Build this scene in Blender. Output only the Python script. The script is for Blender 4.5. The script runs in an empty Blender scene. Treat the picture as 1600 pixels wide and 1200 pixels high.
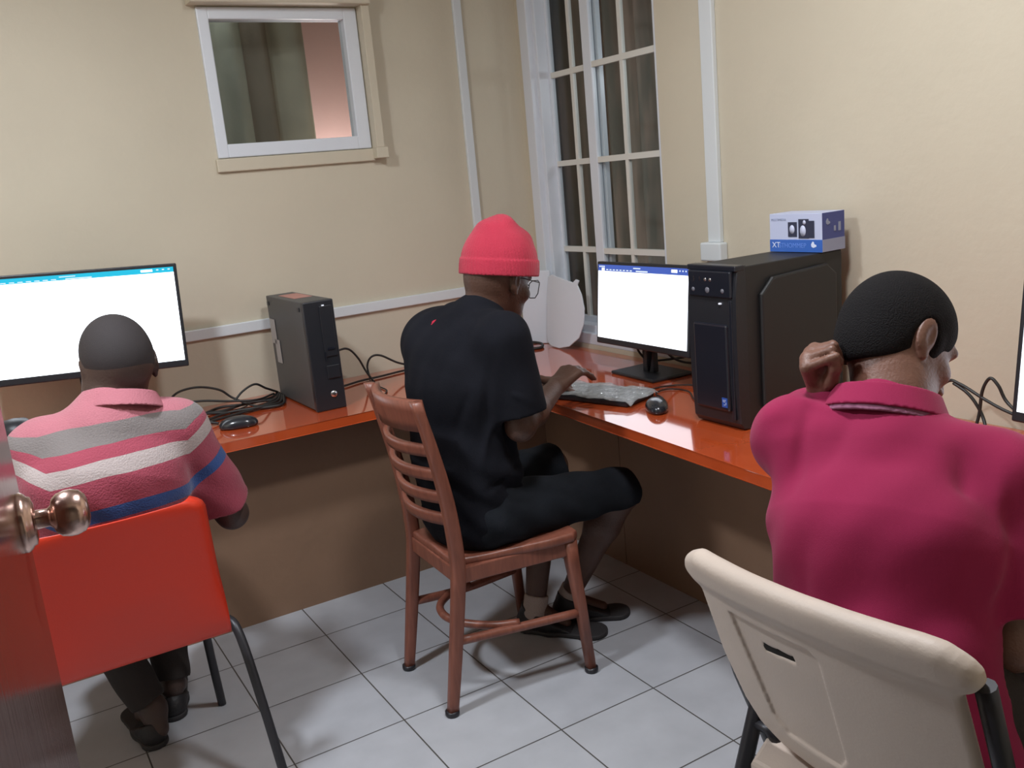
import bpy, bmesh, math
import numpy as np
from math import sin, cos, pi, radians
from mathutils import Vector, Matrix
SC = bpy.context.scene
COL = SC.collection
V3 = lambda *a: np.array(a, dtype=np.float64)
def nrm(v):
    v = np.array(v, float); return v/np.linalg.norm(v)

# ------------------------------------------------------------------ materials
MATS = {}
def mat(name, color=(.5,.5,.5), rough=.5, metal=0., spec=.5, bump=0., bscale=60., bdetail=4, var=0., vscale=8.,
        emit=None, estr=1., coat=0., sheen=0., stretch=None, build=None):
    if name in MATS: return MATS[name]
    m = bpy.data.materials.new(name); m.use_nodes = True
    nt = m.node_tree; N = nt.nodes; L = nt.links
    b = N['Principled BSDF']
    b.inputs['Base Color'].default_value = (*color, 1); b.inputs['Roughness'].default_value = rough
    b.inputs['Metallic'].default_value = metal; b.inputs['Specular IOR Level'].default_value = spec
    b.inputs['Coat Weight'].default_value = coat; b.inputs['Coat Roughness'].default_value = .05
    if sheen: b.inputs['Sheen Weight'].default_value = sheen; b.inputs['Sheen Roughness'].default_value = .5
    if emit: b.inputs['Emission Color'].default_value = (*emit, 1); b.inputs['Emission Strength'].default_value = estr
    tc = N.new('ShaderNodeTexCoord'); mp = N.new('ShaderNodeMapping'); L.new(tc.outputs['Object'], mp.inputs['Vector'])
    if stretch: mp.inputs['Scale'].default_value = stretch
    if var > 0:
        t = N.new('ShaderNodeTexNoise'); t.inputs['Scale'].default_value = vscale; t.inputs['Detail'].default_value = 5
        L.new(mp.outputs[0], t.inputs['Vector'])
        r = N.new('ShaderNodeMapRange'); r.inputs[1].default_value = .3; r.inputs[2].default_value = .7
        r.inputs[3].default_value = 1-var; r.inputs[4].default_value = 1+var
        L.new(t.outputs[0], r.inputs[0])
        mx = N.new('ShaderNodeMix'); mx.data_type = 'RGBA'; mx.blend_type = 'MULTIPLY'; mx.inputs[0].default_value = 1
        mx.inputs[6].default_value = (*color, 1); L.new(r.outputs[0], mx.inputs[7])
        L.new(mx.outputs[2], b.inputs['Base Color'])
    if bump > 0:
        t = N.new('ShaderNodeTexNoise'); t.inputs['Scale'].default_value = bscale; t.inputs['Detail'].default_value = bdetail
        L.new(mp.outputs[0], t.inputs['Vector'])
        bp = N.new('ShaderNodeBump'); bp.inputs['Strength'].default_value = bump; bp.inputs['Distance'].default_value = .01
        L.new(t.outputs[0], bp.inputs['Height']); L.new(bp.outputs[0], b.inputs['Normal'])
    if build: build(nt, b, N, L, tc, mp)
    MATS[name] = m; return m

# ------------------------------------------------------------------ mesh helpers
def tag(o, label=None, cat=None, group=None, kind=None):
    if label: o['label'] = label
    if cat: o['category'] = cat
    if group: o['group'] = group
    if kind: o['kind'] = kind
    return o
def empty(name, loc=(0,0,0), label=None, cat=None, group=None, kind=None):
    o = bpy.data.objects.new(name, None); COL.objects.link(o); o.location = loc; o.empty_display_size = .05
    return tag(o, label, cat, group, kind)
def link(name, me, parent=None, mats=(), smooth=False):
    """mesh data is in world coordinates; it is moved into the parent's frame"""
    o = bpy.data.objects.new(name, me); COL.objects.link(o)
    for m in (mats if isinstance(mats, (list, tuple)) else [mats]): me.materials.append(m)
    if parent is not None:
        o.parent = parent
        w = Matrix.Identity(4); p = parent
        loc = Vector((0,0,0))
        while p is not None: loc += Vector(p.location); p = p.parent
        me.transform(Matrix.Translation(-loc))
    if smooth:
        me.polygons.foreach_set('use_smooth', [True]*len(me.polygons))
    me.update()
    return o
class MB:
    def __init__(s): s.bm = bmesh.new(); s.mi = 0
    def _fin(s, vs, M=None):
        if M is not None: bmesh.ops.transform(s.bm, matrix=M, verts=vs)
        fs = set()
        for v in vs:
            for f in v.link_faces: fs.add(f)
        for f in fs: f.material_index = s.mi
    def box(s, c, d, rot=None, bev=0., seg=2):
        r = bmesh.ops.create_cube(s.bm, size=1.)
        vs = r['verts']; bmesh.ops.scale(s.bm, vec=d, verts=vs)
        if bev > 0:
            es = list({e for v in vs for e in v.link_edges})
            rr = bmesh.ops.bevel(s.bm, geom=es, offset=bev, segments=seg, affect='EDGES', profile=.5)
            vs = list({v for f in rr['faces'] for v in f.verts} | {v for v in vs if v.is_valid})
        M = Matrix.Translation(c)
        if rot is not None: M = M @ rot.to_4x4()
        s._fin(vs, M); return vs
    def span(s, a, b, bev=0., seg=2):
        a = np.array(a, float); b = np.array(b, float)
        return s.box(tuple((a+b)/2), tuple(np.abs(b-a)), bev=bev, seg=seg)
    def tube(s, pts, r, n=10, cap=True, flat=None):
        pts = [Vector(p) for p in pts]; rs = r if isinstance(r, (list, tuple)) else [r]*len(pts)
        rings = []; prev = None
        for i, p in enumerate(pts):
            if i == 0: t = pts[1]-p
            elif i == len(pts)-1: t = p-pts[i-1]
            else: t = (pts[i+1]-p).normalized()+(p-pts[i-1]).normalized()
            t.normalize()
            if prev is None:
                a = Vector((0,0,1)) if abs(t.z) < .9 else Vector((1,0,0))
                u = t.cross(a).normalized()
            else: u = (prev-t*prev.dot(t)).normalized()
            prev = u; w = t.cross(u)
            ring = []
            for k in range(n):
                a = 2*pi*k/n; ring.append(s.bm.verts.new(p+(u*cos(a)+w*sin(a))*rs[i]))
            rings.append(ring)
        fs = []
        for i in range(len(rings)-1):
            for k in range(n):
                fs.append(s.bm.faces.new((rings[i][k], rings[i][(k+1)%n], rings[i+1][(k+1)%n], rings[i+1][k])))
        if cap:
            fs.append(s.bm.faces.new(rings[0][::-1])); fs.append(s.bm.faces.new(rings[-1]))
        for f in fs: f.material_index = s.mi; f.smooth = True
        if cap: fs[-1].smooth = False; fs[-2].smooth = False
    def lathe(s, prof, M=None, n=24):
        """profile [(r,z)] about local z"""
        rings = []
        for r, z in prof:
            if r < 1e-6: rings.append([s.bm.verts.new((0,0,z))])
            else: rings.append([s.bm.verts.new((r*cos(2*pi*k/n), r*sin(2*pi*k/n), z)) for k in range(n)])
        fs = []
        for a, b in zip(rings, rings[1:]):
            for k in range(n):
                q = [a[k % len(a)], a[(k+1) % len(a)], b[(k+1) % len(b)], b[k % len(b)]]
                q2 = []
                for v in q:
                    if v not in q2: q2.append(v)
                if len(q2) > 2: fs.append(s.bm.faces.new(q2))
        for f in fs: f.material_index = s.mi; f.smooth = True
        vs = [v for r in rings for v in r]
        if M is not None: bmesh.ops.transform(s.bm, matrix=M, verts=vs)
    def prism(s, poly, a, b, M=None, bev=0.):
        """polygon in xy, extruded z a..b"""
        v0 = [s.bm.verts.new((x, y, a)) for x, y in poly]; v1 = [s.bm.verts.new((x, y, b)) for x, y in poly]
        n = len(poly); fs = [s.bm.faces.new(v0[::-1]), s.bm.faces.new(v1)]
        for i in range(n): fs.append(s.bm.faces.new((v0[i], v0[(i+1)%n], v1[(i+1)%n], v1[i])))
        vs = v0+v1
        if bev > 0:
            es = list({e for f in fs[:2] for e in f.edges})
            rr = bmesh.ops.bevel(s.bm, geom=es, offset=bev, segments=2, affect='EDGES', profile=.5)
            vs = list({v for f in rr['faces'] for v in f.verts} | {v for v in vs if v.is_valid})
        s._fin(vs, M)
    def grid(s, P, thick=0.):
        """P[i][j] points; a sheet, given thickness along -normal if thick"""
        P = np.array(P, float); ni, nj = P.shape[:2]
        vs = [[s.bm.verts.new(P[i, j]) for j in range(nj)] for i in range(ni)]
        fs = []
        for i in range(ni-1):
            for j in range(nj-1): fs.append(s.bm.faces.new((vs[i][j], vs[i+1][j], vs[i+1][j+1], vs[i][j+1])))
        if thick:
            du = np.gradient(P, axis=0); dv = np.gradient(P, axis=1); n = np.cross(du, dv)
            n /= np.linalg.norm(n, axis=2, keepdims=True)+1e-12; Q = P-n*thick
            ws = [[s.bm.verts.new(Q[i, j]) for j in range(nj)] for i in range(ni)]
            for i in range(ni-1):
                for j in range(nj-1): fs.append(s.bm.faces.new((ws[i][j], ws[i][j+1], ws[i+1][j+1], ws[i+1][j])))
            def side(a, b, c, d): fs.append(s.bm.faces.new((a, b, c, d)))
            for i in range(ni-1):
                side(vs[i][0], ws[i][0], ws[i+1][0], vs[i+1][0]); side(vs[i][-1], vs[i+1][-1], ws[i+1][-1], ws[i][-1])
            for j in range(nj-1):
                side(vs[0][j], vs[0][j+1], ws[0][j+1], ws[0][j]); side(vs[-1][j], ws[-1][j], ws[-1][j+1], vs[-1][j+1])
        for f in fs: f.material_index = s.mi; f.smooth = True
    def build(s, name, mats, parent=None, smooth=None, M=None, recalc=False):
        if recalc: bmesh.ops.recalc_face_normals(s.bm, faces=s.bm.faces)
        if M is not None: s.bm.transform(M)
        me = bpy.data.meshes.new(name); s.bm.to_mesh(me); s.bm.free()
        if smooth is None: return link(name, me, parent, mats)
        return link(name, me, parent, mats, smooth)
def frame_M(o, ex, ey, ez):
    M = Matrix.Identity(4)
    for i, a in enumerate((ex, ey, ez)):
        for j in range(3): M[j][i] = a[j]
    for j in range(3): M[j][3] = o[j]
    return M
def bez(pts, n=8):
    """smooth Catmull-Rom through the points"""
    P = [np.array(p, float) for p in pts]; P = [2*P[0]-P[1]]+P+[2*P[-1]-P[-2]]; out = []
    for i in range(1, len(P)-2):
        for k in range(n):
            t = k/n; a, b, c, d = P[i-1:i+3]
            out.append(.5*((2*b)+(-a+c)*t+(2*a-5*b+4*c-d)*t*t+(-a+3*b-3*c+d)*t**3))
    out.append(P[-2]); return out
def text_mesh(s, size, M, depth=.0006, align='LEFT'):
    cu = bpy.data.curves.new('t', 'FONT'); cu.body = s; cu.size = size; cu.extrude = depth; cu.align_x = align
    o = bpy.data.objects.new('t', cu); COL.objects.link(o)
    dg = bpy.context.evaluated_depsgraph_get(); me = bpy.data.meshes.new_from_object(o.evaluated_get(dg))
    bpy.data.objects.remove(o); me.transform(M); return me

# ------------------------------------------------------------------ signed distance modelling (smooth organic shapes)
class SDF:
    def __init__(s): s.ops = []
    def add(s, f, k=.02): s.ops.append(('+', f, k)); return s
    def sub(s, f, k=.006): s.ops.append(('-', f, k)); return s
    def cut(s, f, k=.004): s.ops.append(('&', f, k)); return s
    def disp(s, f): s.ops.append(('d', f, 0)); return s
    def __call__(s, P):
        d = None
        for t, f, k in s.ops:
            e = f(P)
            if t == 'd': d = d+e; continue
            if d is None: d = e; continue
            if t == '+': h = np.maximum(k-np.abs(d-e), 0)/k; d = np.minimum(d, e)-h*h*k*.25
            else:
                if t == '-': e = -e
                h = np.maximum(k-np.abs(d-e), 0)/k; d = np.maximum(d, e)+h*h*k*.25
        return d
f32 = np.float32
def rc(a, b, ra, rb):
    a = np.array(a, f32); b = np.array(b, f32); ab = b-a; L2 = float(ab@ab)+1e-12
    def f(P):
        o = P-a; t = np.clip(o@ab/L2, 0, 1); q = o-t[:, None]*ab
        return np.sqrt((q*q).sum(1))-(ra+(rb-ra)*t)
    return f
def ecap(a, b, lat, rxa, rya, rxb, ryb):
    a = np.array(a, f32); b = np.array(b, f32); ab = b-a; L2 = float(ab@ab)+1e-12; lat = np.array(nrm(lat), f32)
    def f(P):
        o = P-a; t = np.clip(o@ab/L2, 0, 1); q = o-t[:, None]*ab
        rx = rxa+(rxb-rxa)*t; ry = rya+(ryb-rya)*t; l = q@lat; rest = np.maximum((q*q).sum(1)-l*l, 0)
        return (np.sqrt((l/rx)**2+rest/ry**2)-1)*np.minimum(rx, ry)
    return f
def ell(c, r, R=None):
    c = np.array(c, f32); r = np.array(r, f32); R = None if R is None else np.array(R, f32)
    def f(P):
        o = P-c
        if R is not None: o = o@R          # columns of R = local axes
        k0 = np.sqrt(((o/r)**2).sum(1)); k1 = np.sqrt(((o/(r*r))**2).sum(1))+1e-9
        return k0*(k0-1)/k1
    return f
def half(p, n):
    p = np.array(p, f32); n = np.array(nrm(n), f32)
    return lambda P: (P-p)@n
def rbox(c, hs, r, R=None):
    c = np.array(c, f32); hs = np.array(hs, f32); R = None if R is None else np.array(R, f32)
    def f(P):
        o = P-c
        if R is not None: o = o@R
        q = np.abs(o)-(hs-r); return np.sqrt((np.maximum(q, 0)**2).sum(1))+np.minimum(q.max(1), 0)-r
    return f
def sub_(a, b): return lambda P: np.maximum(a(P), -b(P))
def and_(a, b): return lambda P: np.maximum(a(P), b(P))
def surface(fn, lo, hi, h):
    lo = np.array(lo, f32); hi = np.array(hi, f32); B = 8
    nb = np.ceil((hi-lo)/(h*B)).astype(int); n = nb*B
    ci = np.stack(np.meshgrid(*[np.arange(k) for k in nb], indexing='ij'), -1).reshape(-1, 3)
    cc = lo+(ci+.5).astype(f32)*(B*h); dc = fn(cc.astype(f32))
    V = np.repeat(np.repeat(np.repeat(dc.reshape(nb).astype(f32), B, 0), B, 1), B, 2)
    act = ci[np.abs(dc) < B*h*1.7]
    off = np.stack(np.meshgrid(*[np.arange(B)]*3, indexing='ij'), -1).reshape(-1, 3)
    for s in range(0, len(act), 600):
        idx = (act[s:s+600, None, :]*B+off[None]).reshape(-1, 3)
        V[idx[:, 0], idx[:, 1], idx[:, 2]] = fn((lo+idx.astype(f32)*h).astype(f32))
    V[0] = V[-1] = 1; V[:, 0] = V[:, -1] = 1; V[:, :, 0] = V[:, :, -1] = 1
    I = V < 0; cnt = np.zeros(tuple(np.array(V.shape)-1), np.int8)
    offs = [(i, j, k) for i in (0, 1) for j in (0, 1) for k in (0, 1)]
    sx, sy, sz = cnt.shape
    for i, j, k in offs: cnt += I[i:i+sx, j:j+sy, k:k+sz]
    A = (cnt > 0) & (cnt < 8); cells = np.argwhere(A); ID = -np.ones(A.shape, np.int32); ID[A] = np.arange(len(cells))
    pos = np.zeros((len(cells), 3)); num = np.zeros(len(cells))
    for a in range(3):
        for o in offs:
            if o[a]: continue
            o0 = np.array(o); o1 = o0.copy(); o1[a] = 1
            p0 = cells+o0; p1 = cells+o1
            v0 = V[p0[:, 0], p0[:, 1], p0[:, 2]]; v1 = V[p1[:, 0], p1[:, 1], p1[:, 2]]
            c = (v0 < 0) != (v1 < 0); t = np.where(c, v0/np.where(c, v0-v1, 1), 0)
            pos += c[:, None]*(o0+t[:, None]*(o1-o0)); num += c
    P = lo+(cells+pos/num[:, None])*h
    F = []
    for a in range(3):
        u, w = [(1, 2), (2, 0), (0, 1)][a]
        s0 = [slice(None)]*3; s1 = [slice(None)]*3; s0[a] = slice(0, -1); s1[a] = slice(1, None)
        X = I[tuple(s0)] != I[tuple(s1)]; e = np.argwhere(X)
        e = e[(e[:, u] > 0) & (e[:, w] > 0)]
        eu = np.zeros(3, int); eu[u] = 1; ew = np.zeros(3, int); ew[w] = 1
        q = [ID[tuple((e-x).T)] for x in (eu+ew, ew, 0*eu, eu)]
        q = np.stack(q, 1); ins = I[tuple(e.T)]; q[~ins] = q[~ins][:, ::-1]
        F.append(q)
    F = np.concatenate(F); F = F[(F >= 0).all(1)]
    return P, F
def sdf_obj(name, fn, lo, hi, h, mats, parent=None, attr=None, relax=1):
    P, F = surface(fn, lo, hi, h)
    me = bpy.data.meshes.new(name)
    me.vertices.add(len(P)); me.vertices.foreach_set('co', P.astype(f32).ravel())
    me.loops.add(F.size); me.loops.foreach_set('vertex_index', F.astype(np.int32).ravel())
    me.polygons.add(len(F)); me.polygons.foreach_set('loop_start', np.arange(0, F.size, 4, dtype=np.int32))
    try: me.polygons.foreach_set('loop_total', np.full(len(F), 4, np.int32))
    except Exception: pass
    me.update(calc_edges=True)
    if attr:
        for k, g in attr.items():
            at = me.attributes.new(k, 'FLOAT', 'POINT'); at.data.foreach_set('value', g(P.astype(f32)).astype(f32))
    return link(name, me, parent, mats, True)
def poly2d(poly):
    pv = np.array(poly, f32)
    def f(X):
        d = ((X-pv[0])**2).sum(1); s = np.ones(len(X), f32); n = len(pv)
        for i in range(n):
            j = (i-1) % n; e = pv[j]-pv[i]; w = X-pv[i]; t = np.clip(w@e/(e@e), 0, 1); b = w-t[:, None]*e
            d = np.minimum(d, (b*b).sum(1))
            c = np.stack([X[:, 1] >= pv[i, 1], X[:, 1] < pv[j, 1], e[0]*w[:, 1] > e[1]*w[:, 0]])
            s = np.where(c.all(0) | (~c).all(0), -s, s)
        return s*np.sqrt(d)
    return f

def chaikin(p, n=2):
    for _ in range(n):
        q = []
        for i in range(len(p)):
            a, b = p[i], p[(i+1) % len(p)]
            q += [(a[0]*.75+b[0]*.25, a[1]*.75+b[1]*.25), (a[0]*.25+b[0]*.75, a[1]*.25+b[1]*.75)]
        p = q
    return p

# ------------------------------------------------------------------ camera
F_PX = 1437.3; YAW, PIT, ROL = radians(59.9621), radians(12.7547), radians(-5.3344)
CAM = V3(-2.1347, -3.3904, 1.3992)
cF = V3(cos(YAW)*cos(PIT), sin(YAW)*cos(PIT), -sin(PIT)); r0 = V3(sin(YAW), -cos(YAW), 0); u0 = np.cross(r0, cF)
cR = cos(ROL)*r0+sin(ROL)*u0; cU = -sin(ROL)*r0+cos(ROL)*u0
cam = bpy.data.cameras.new('camera'); camo = bpy.data.objects.new('camera', cam); COL.objects.link(camo)
cam.lens = F_PX/1600*36; cam.sensor_width = 36; cam.clip_start = .02
camo.matrix_world = frame_M(CAM, cR, cU, -cF); SC.camera = camo

# ------------------------------------------------------------------ palette
DESK_Z = .683; CEIL = 2.55
XL, YF = -3.05, -3.28            # left wall, front wall (the camera stands in its doorway)
def tiles(nt, b, N, L, tc, mp):
    br = N.new('ShaderNodeTexBrick'); br.offset = 0; br.squash = 1
    br.inputs['Scale'].default_value = 1; br.inputs['Brick Width'].default_value = .305; br.inputs['Row Height'].default_value = .305
    br.inputs['Mortar Size'].default_value = .0022; br.inputs['Mortar Smooth'].default_value = .2; br.inputs['Bias'].default_value = 0
    br.inputs['Color1'].default_value = (.44, .455, .49, 1); br.inputs['Color2'].default_value = (.47, .485, .515, 1)
    br.inputs['Mortar'].default_value = (.09, .085, .08, 1)
    mp.inputs['Location'].default_value = (1.0395, 1.2788, 0); L.new(mp.outputs[0], br.inputs['Vector'])
    ns = N.new('ShaderNodeTexNoise'); ns.inputs['Scale'].default_value = 9; ns.inputs['Detail'].default_value = 6
    L.new(tc.outputs['Object'], ns.inputs['Vector'])
    mr = N.new('ShaderNodeMapRange'); mr.inputs[1].default_value = .3; mr.inputs[2].default_value = .75; mr.inputs[3].default_value = .9; mr.inputs[4].default_value = 1.04
    L.new(ns.outputs[0], mr.inputs[0])
    mx = N.new('ShaderNodeMix'); mx.data_type = 'RGBA'; mx.blend_type = 'MULTIPLY'; mx.inputs[0].default_value = 1
    L.new(br.outputs['Color'], mx.inputs[6]); L.new(mr.outputs[0], mx.inputs[7]); L.new(mx.outputs[2], b.inputs['Base Color'])
    bp = N.new('ShaderNodeBump'); bp.invert = True; bp.inputs['Distance'].default_value = .002; bp.inputs['Strength'].default_value = .6
    L.new(br.outputs['Fac'], bp.inputs['Height']); L.new(bp.outputs[0], b.inputs['Normal'])
M_floor = mat('floor_tile', rough=.35, build=tiles)
M_wall = mat('cream_wall', (.61, .55, .43), rough=.6, bump=.12, bscale=35, var=.03, vscale=2.5)
M_ceil = mat('ceiling_paint', (.52, .51, .48), rough=.9, bump=.05)
M_panel = mat('desk_panel_paint', (.25, .148, .092), rough=.6, bump=.15, bscale=30, var=.08, vscale=3)
M_white = mat('white_gloss', (.72, .76, .82), rough=.35, bump=.03, bscale=20)
M_trunk = mat('trunking_plastic', (.70, .74, .76), rough=.4, bump=.02)
M_muntin = mat('muntin_paint', (.72, .71, .66), rough=.45, bump=.03)
M_black = mat('black_plastic', (.018, .019, .024), rough=.38, bump=.08, bscale=400)
M_blackm = mat('black_case_metal', (.017, .017, .018), rough=.5, bump=.08, bscale=500)
M_gloss = mat('gloss_black', (.012, .014, .022), rough=.3)
M_grey = mat('grey_case', (.075, .077, .078), rough=.5, bump=.06, bscale=300)
M_cable = mat('black_cable', (.02, .019, .018), rough=.5)
M_chrome = mat('satin_chrome', (.6, .6, .62), rough=.25, metal=1)
M_knob = mat('brushed_copper_steel', (.62, .43, .37), rough=.24, metal=1, bump=.03, bscale=200)
def lacquer(nt, b, N, L, tc, mp):
    t = N.new('ShaderNodeTexNoise'); t.inputs['Scale'].default_value = 3; t.inputs['Detail'].default_value = 8; t.inputs['Distortion'].default_value = .6
    mp.inputs['Scale'].default_value = (4, 4, 1); L.new(mp.outputs[0], t.inputs['Vector'])
    r = N.new('ShaderNodeValToRGB'); r.color_ramp.elements[0].position = .3; r.color_ramp.elements[1].position = .72
    r.color_ramp.elements[0].color = (.47, .070, .018, 1); r.color_ramp.elements[1].color = (.54, .085, .022, 1)
    L.new(t.outputs[0], r.inputs[0]); L.new(r.outputs[0], b.inputs['Base Color'])
M_desk = mat('orange_lacquer', rough=.10, coat=1.0, build=lacquer)
def woodf(c0, c1, sc):
    def g(nt, b, N, L, tc, mp):
        mp.inputs['Scale'].default_value = sc
        t = N.new('ShaderNodeTexNoise'); t.inputs['Scale'].default_value = 6; t.inputs['Detail'].default_value = 8; t.inputs['Distortion'].default_value = 1.2
        L.new(mp.outputs[0], t.inputs['Vector'])
        r = N.new('ShaderNodeValToRGB'); r.color_ramp.elements[0].position = .3; r.color_ramp.elements[1].position = .7
        r.color_ramp.elements[0].color = (*c0, 1); r.color_ramp.elements[1].color = (*c1, 1)
        L.new(t.outputs[0], r.inputs[0]); L.new(r.outputs[0], b.inputs['Base Color'])
        bp = N.new('ShaderNodeBump'); bp.inputs['Strength'].default_value = .06; bp.inputs['Distance'].default_value = .005
        L.new(t.outputs[0], bp.inputs['Height']); L.new(bp.outputs[0], b.inputs['Normal'])
    return g
M_wood = mat('chair_wood', rough=.38, build=woodf((.175, .058, .037), (.26, .090, .057), (8, 8, 1)))
M_door = mat('varnished_door', rough=.16, coat=.0, build=woodf((.075, .028, .018), (.11, .04, .025), (12, 12, 1)))
M_orange = mat('orange_plastic', (.62, .035, .012), rough=.42, bump=.05, bscale=250)
M_cream = mat('cream_plastic', (.56, .47, .40), rough=.5, bump=.06, bscale=220, var=.04, vscale=6)
M_tube = mat('dark_steel_tube', (.03, .03, .035), rough=.4, metal=.3)
M_slot = mat('slot_dark', (.01, .008, .006), rough=.9)
M_skin = mat('brown_skin', (.085, .040, .026), rough=.5, bump=.15, bscale=180, var=.1, vscale=18)
M_skin2 = mat('warm_brown_skin', (.17, .080, .055), rough=.48, bump=.15, bscale=180, var=.1, vscale=18)
M_skin1 = mat('deep_brown_skin', (.06, .035, .028), rough=.5, bump=.15, bscale=180, var=.1, vscale=18)
M_hair = mat('cropped_black_hair', (.009, .008, .009), rough=.9, spec=.2, bump=.5, bscale=420, bdetail=3)
M_hair1 = mat('shaved_hair', (.030, .024, .025), rough=.8, bump=.3, bscale=800, bdetail=3)
M_eyew = mat('eye_white', (.7, .66, .6), rough=.2); M_iris = mat('iris_dark', (.02, .01, .006), rough=.15)
M_tee = mat('black_cotton', (.0085, .009, .013), rough=.95, spec=.15, bump=.12, bscale=300, var=.15, vscale=10)
M_denim = mat('dark_denim', (.010, .012, .016), rough=.95, spec=.2, bump=.15, bscale=300, var=.2, vscale=14)
M_polo = mat('raspberry_pique', (.28, .014, .066), rough=.9, spec=.25, sheen=.08, bump=.15, bscale=900, var=.06, vscale=9)
M_collarband = mat('faded_collar_band', (.24, .085, .15), rough=.85, bump=.15, bscale=900)
M_beanie = mat('coral_knit', (.47, .025, .058), rough=.9, sheen=.15, bump=.3, bscale=400, stretch=(1, 1, .5), var=.06, vscale=20)
M_pants = mat('dark_trousers', (.028, .022, .020), rough=.9, bump=.2, bscale=200)
M_shoe = mat('black_shoe', (.016, .015, .017), rough=.55, bump=.2, bscale=120)
M_sole = mat('shoe_sole', (.03, .028, .03), rough=.7)
M_sock = mat('pale_sock', (.42, .34, .30), rough=.95, bump=.3, bscale=200)
M_paper = mat('white_foam_sheet', (.66, .70, .76), rough=.7, bump=.08, bscale=14)
M_curt = mat('olive_curtain', (.30, .31, .26), rough=.9, bump=.1, var=.2, vscale=5)
M_curtd = mat('dark_brown_curtain', (.14, .115, .085), rough=.9, bump=.1, var=.2, vscale=5)
def striped_curt(nt, b, N, L, tc, mp):
    mp.inputs['Scale'].default_value = (1, 9, .8); t = N.new('ShaderNodeTexNoise'); t.inputs['Scale'].default_value = 1.3; t.inputs['Detail'].default_value = 3
    L.new(mp.outputs[0], t.inputs['Vector']); r = N.new('ShaderNodeValToRGB'); r.color_ramp.elements[0].position = .42; r.color_ramp.elements[1].position = .58
    r.color_ramp.elements[0].color = (.19, .19, .16, 1); r.color_ramp.elements[1].color = (.42, .33, .27, 1); L.new(t.outputs[0], r.inputs[0]); L.new(r.outputs[0], b.inputs['Base Color'])
M_curtb = mat('taupe_curtain', rough=.9, build=striped_curt)
M_curto = mat('dull_olive_curtain', (.22, .205, .155), rough=.9, bump=.1, var=.2, vscale=5)
M_pink = mat('pink_wall', (.42, .27, .25), rough=.5, bump=.05)
M_lamp = mat('lamp_glow', (.9, .9, .9), emit=(.97, .99, 1), estr=30)
def glass_build(nt, b, N, L, tc, mp):
    tr = N.new('ShaderNodeBsdfTransparent'); tr.inputs[0].default_value = (.9, .92, .92, 1)
    gl = N.new('ShaderNodeBsdfGlossy'); gl.inputs['Roughness'].default_value = .02
    fr = N.new('ShaderNodeFresnel'); fr.inputs[0].default_value = 1.5
    ge = N.new('ShaderNodeNewGeometry'); iv = N.new('ShaderNodeMath'); iv.operation = 'SUBTRACT'; iv.inputs[0].default_value = 1; L.new(ge.outputs['Backfacing'], iv.inputs[1])
    mu = N.new('ShaderNodeMath'); mu.operation = 'MULTIPLY'; L.new(fr.outputs[0], mu.inputs[0]); L.new(iv.outputs[0], mu.inputs[1])
    mx = N.new('ShaderNodeMixShader'); L.new(mu.outputs[0], mx.inputs[0]); L.new(tr.outputs[0], mx.inputs[1]); L.new(gl.outputs[0], mx.inputs[2])
    L.new(mx.outputs[0], N['Material Output'].inputs[0])
M_glass = mat('window_glass', build=glass_build)
def film_build(nt, b, N, L, tc, mp):
    tr = N.new('ShaderNodeBsdfTransparent'); tr.inputs[0].default_value = (.85, .87, .87, 1)
    gl = N.new('ShaderNodeBsdfGlossy'); gl.inputs['Roughness'].default_value = .15
    df = N.new('ShaderNodeBsdfDiffuse'); df.inputs[0].default_value = (.7, .72, .72, 1)
    t = N.new('ShaderNodeTexNoise'); t.inputs['Scale'].default_value = 28; t.inputs['Detail'].default_value = 4
    bp = N.new('ShaderNodeBump'); bp.inputs['Strength'].default_value = .8; bp.inputs['Distance'].default_value = .01
    L.new(t.outputs[0], bp.inputs['Height']); L.new(bp.outputs[0], gl.inputs['Normal'])
    m1 = N.new('ShaderNodeMixShader'); m1.inputs[0].default_value = .45; L.new(gl.outputs[0], m1.inputs[1]); L.new(df.outputs[0], m1.inputs[2])
    m2 = N.new('ShaderNodeMixShader'); m2.inputs[0].default_value = .38; L.new(tr.outputs[0], m2.inputs[1]); L.new(m1.outputs[0], m2.inputs[2])
    L.new(m2.outputs[0], N['Material Output'].inputs[0])
M_film = mat('plastic_film', build=film_build)
def lens_build(nt, b, N, L, tc, mp):
    glass_build(nt, b, N, L, tc, mp)
    for n in N:
        if n.type == 'FRESNEL': n.inputs[0].default_value = 1.12
M_lens = mat('spectacle_lens', build=lens_build)

# ------------------------------------------------------------------ room
m = MB(); m.span((XL-.1, YF-1.3, -.1), (.12, .12, 0)); tag(m.build('floor', M_floor), kind='structure', label='white square tiled floor with dark grout')
m = MB(); m.span((XL-.1, YF-1.3, CEIL), (.12, .12, CEIL+.1)); tag(m.build('ceiling', M_ceil), kind='structure')
# back wall (y=0) with the square window hole
W1 = (-1.282, -.70, 1.548, 2.052)
m = MB()
m.span((XL-.1, 0, 0), (W1[0], .12, CEIL)); m.span((W1[1], 0, 0), (.12, .12, CEIL))
m.span((W1[0], 0, 0), (W1[1], .12, W1[2])); m.span((W1[0], 0, W1[3]), (W1[1], .12, CEIL))
tag(m.build('wall_back', M_wall), kind='structure', label='cream painted wall with small square window')
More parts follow.
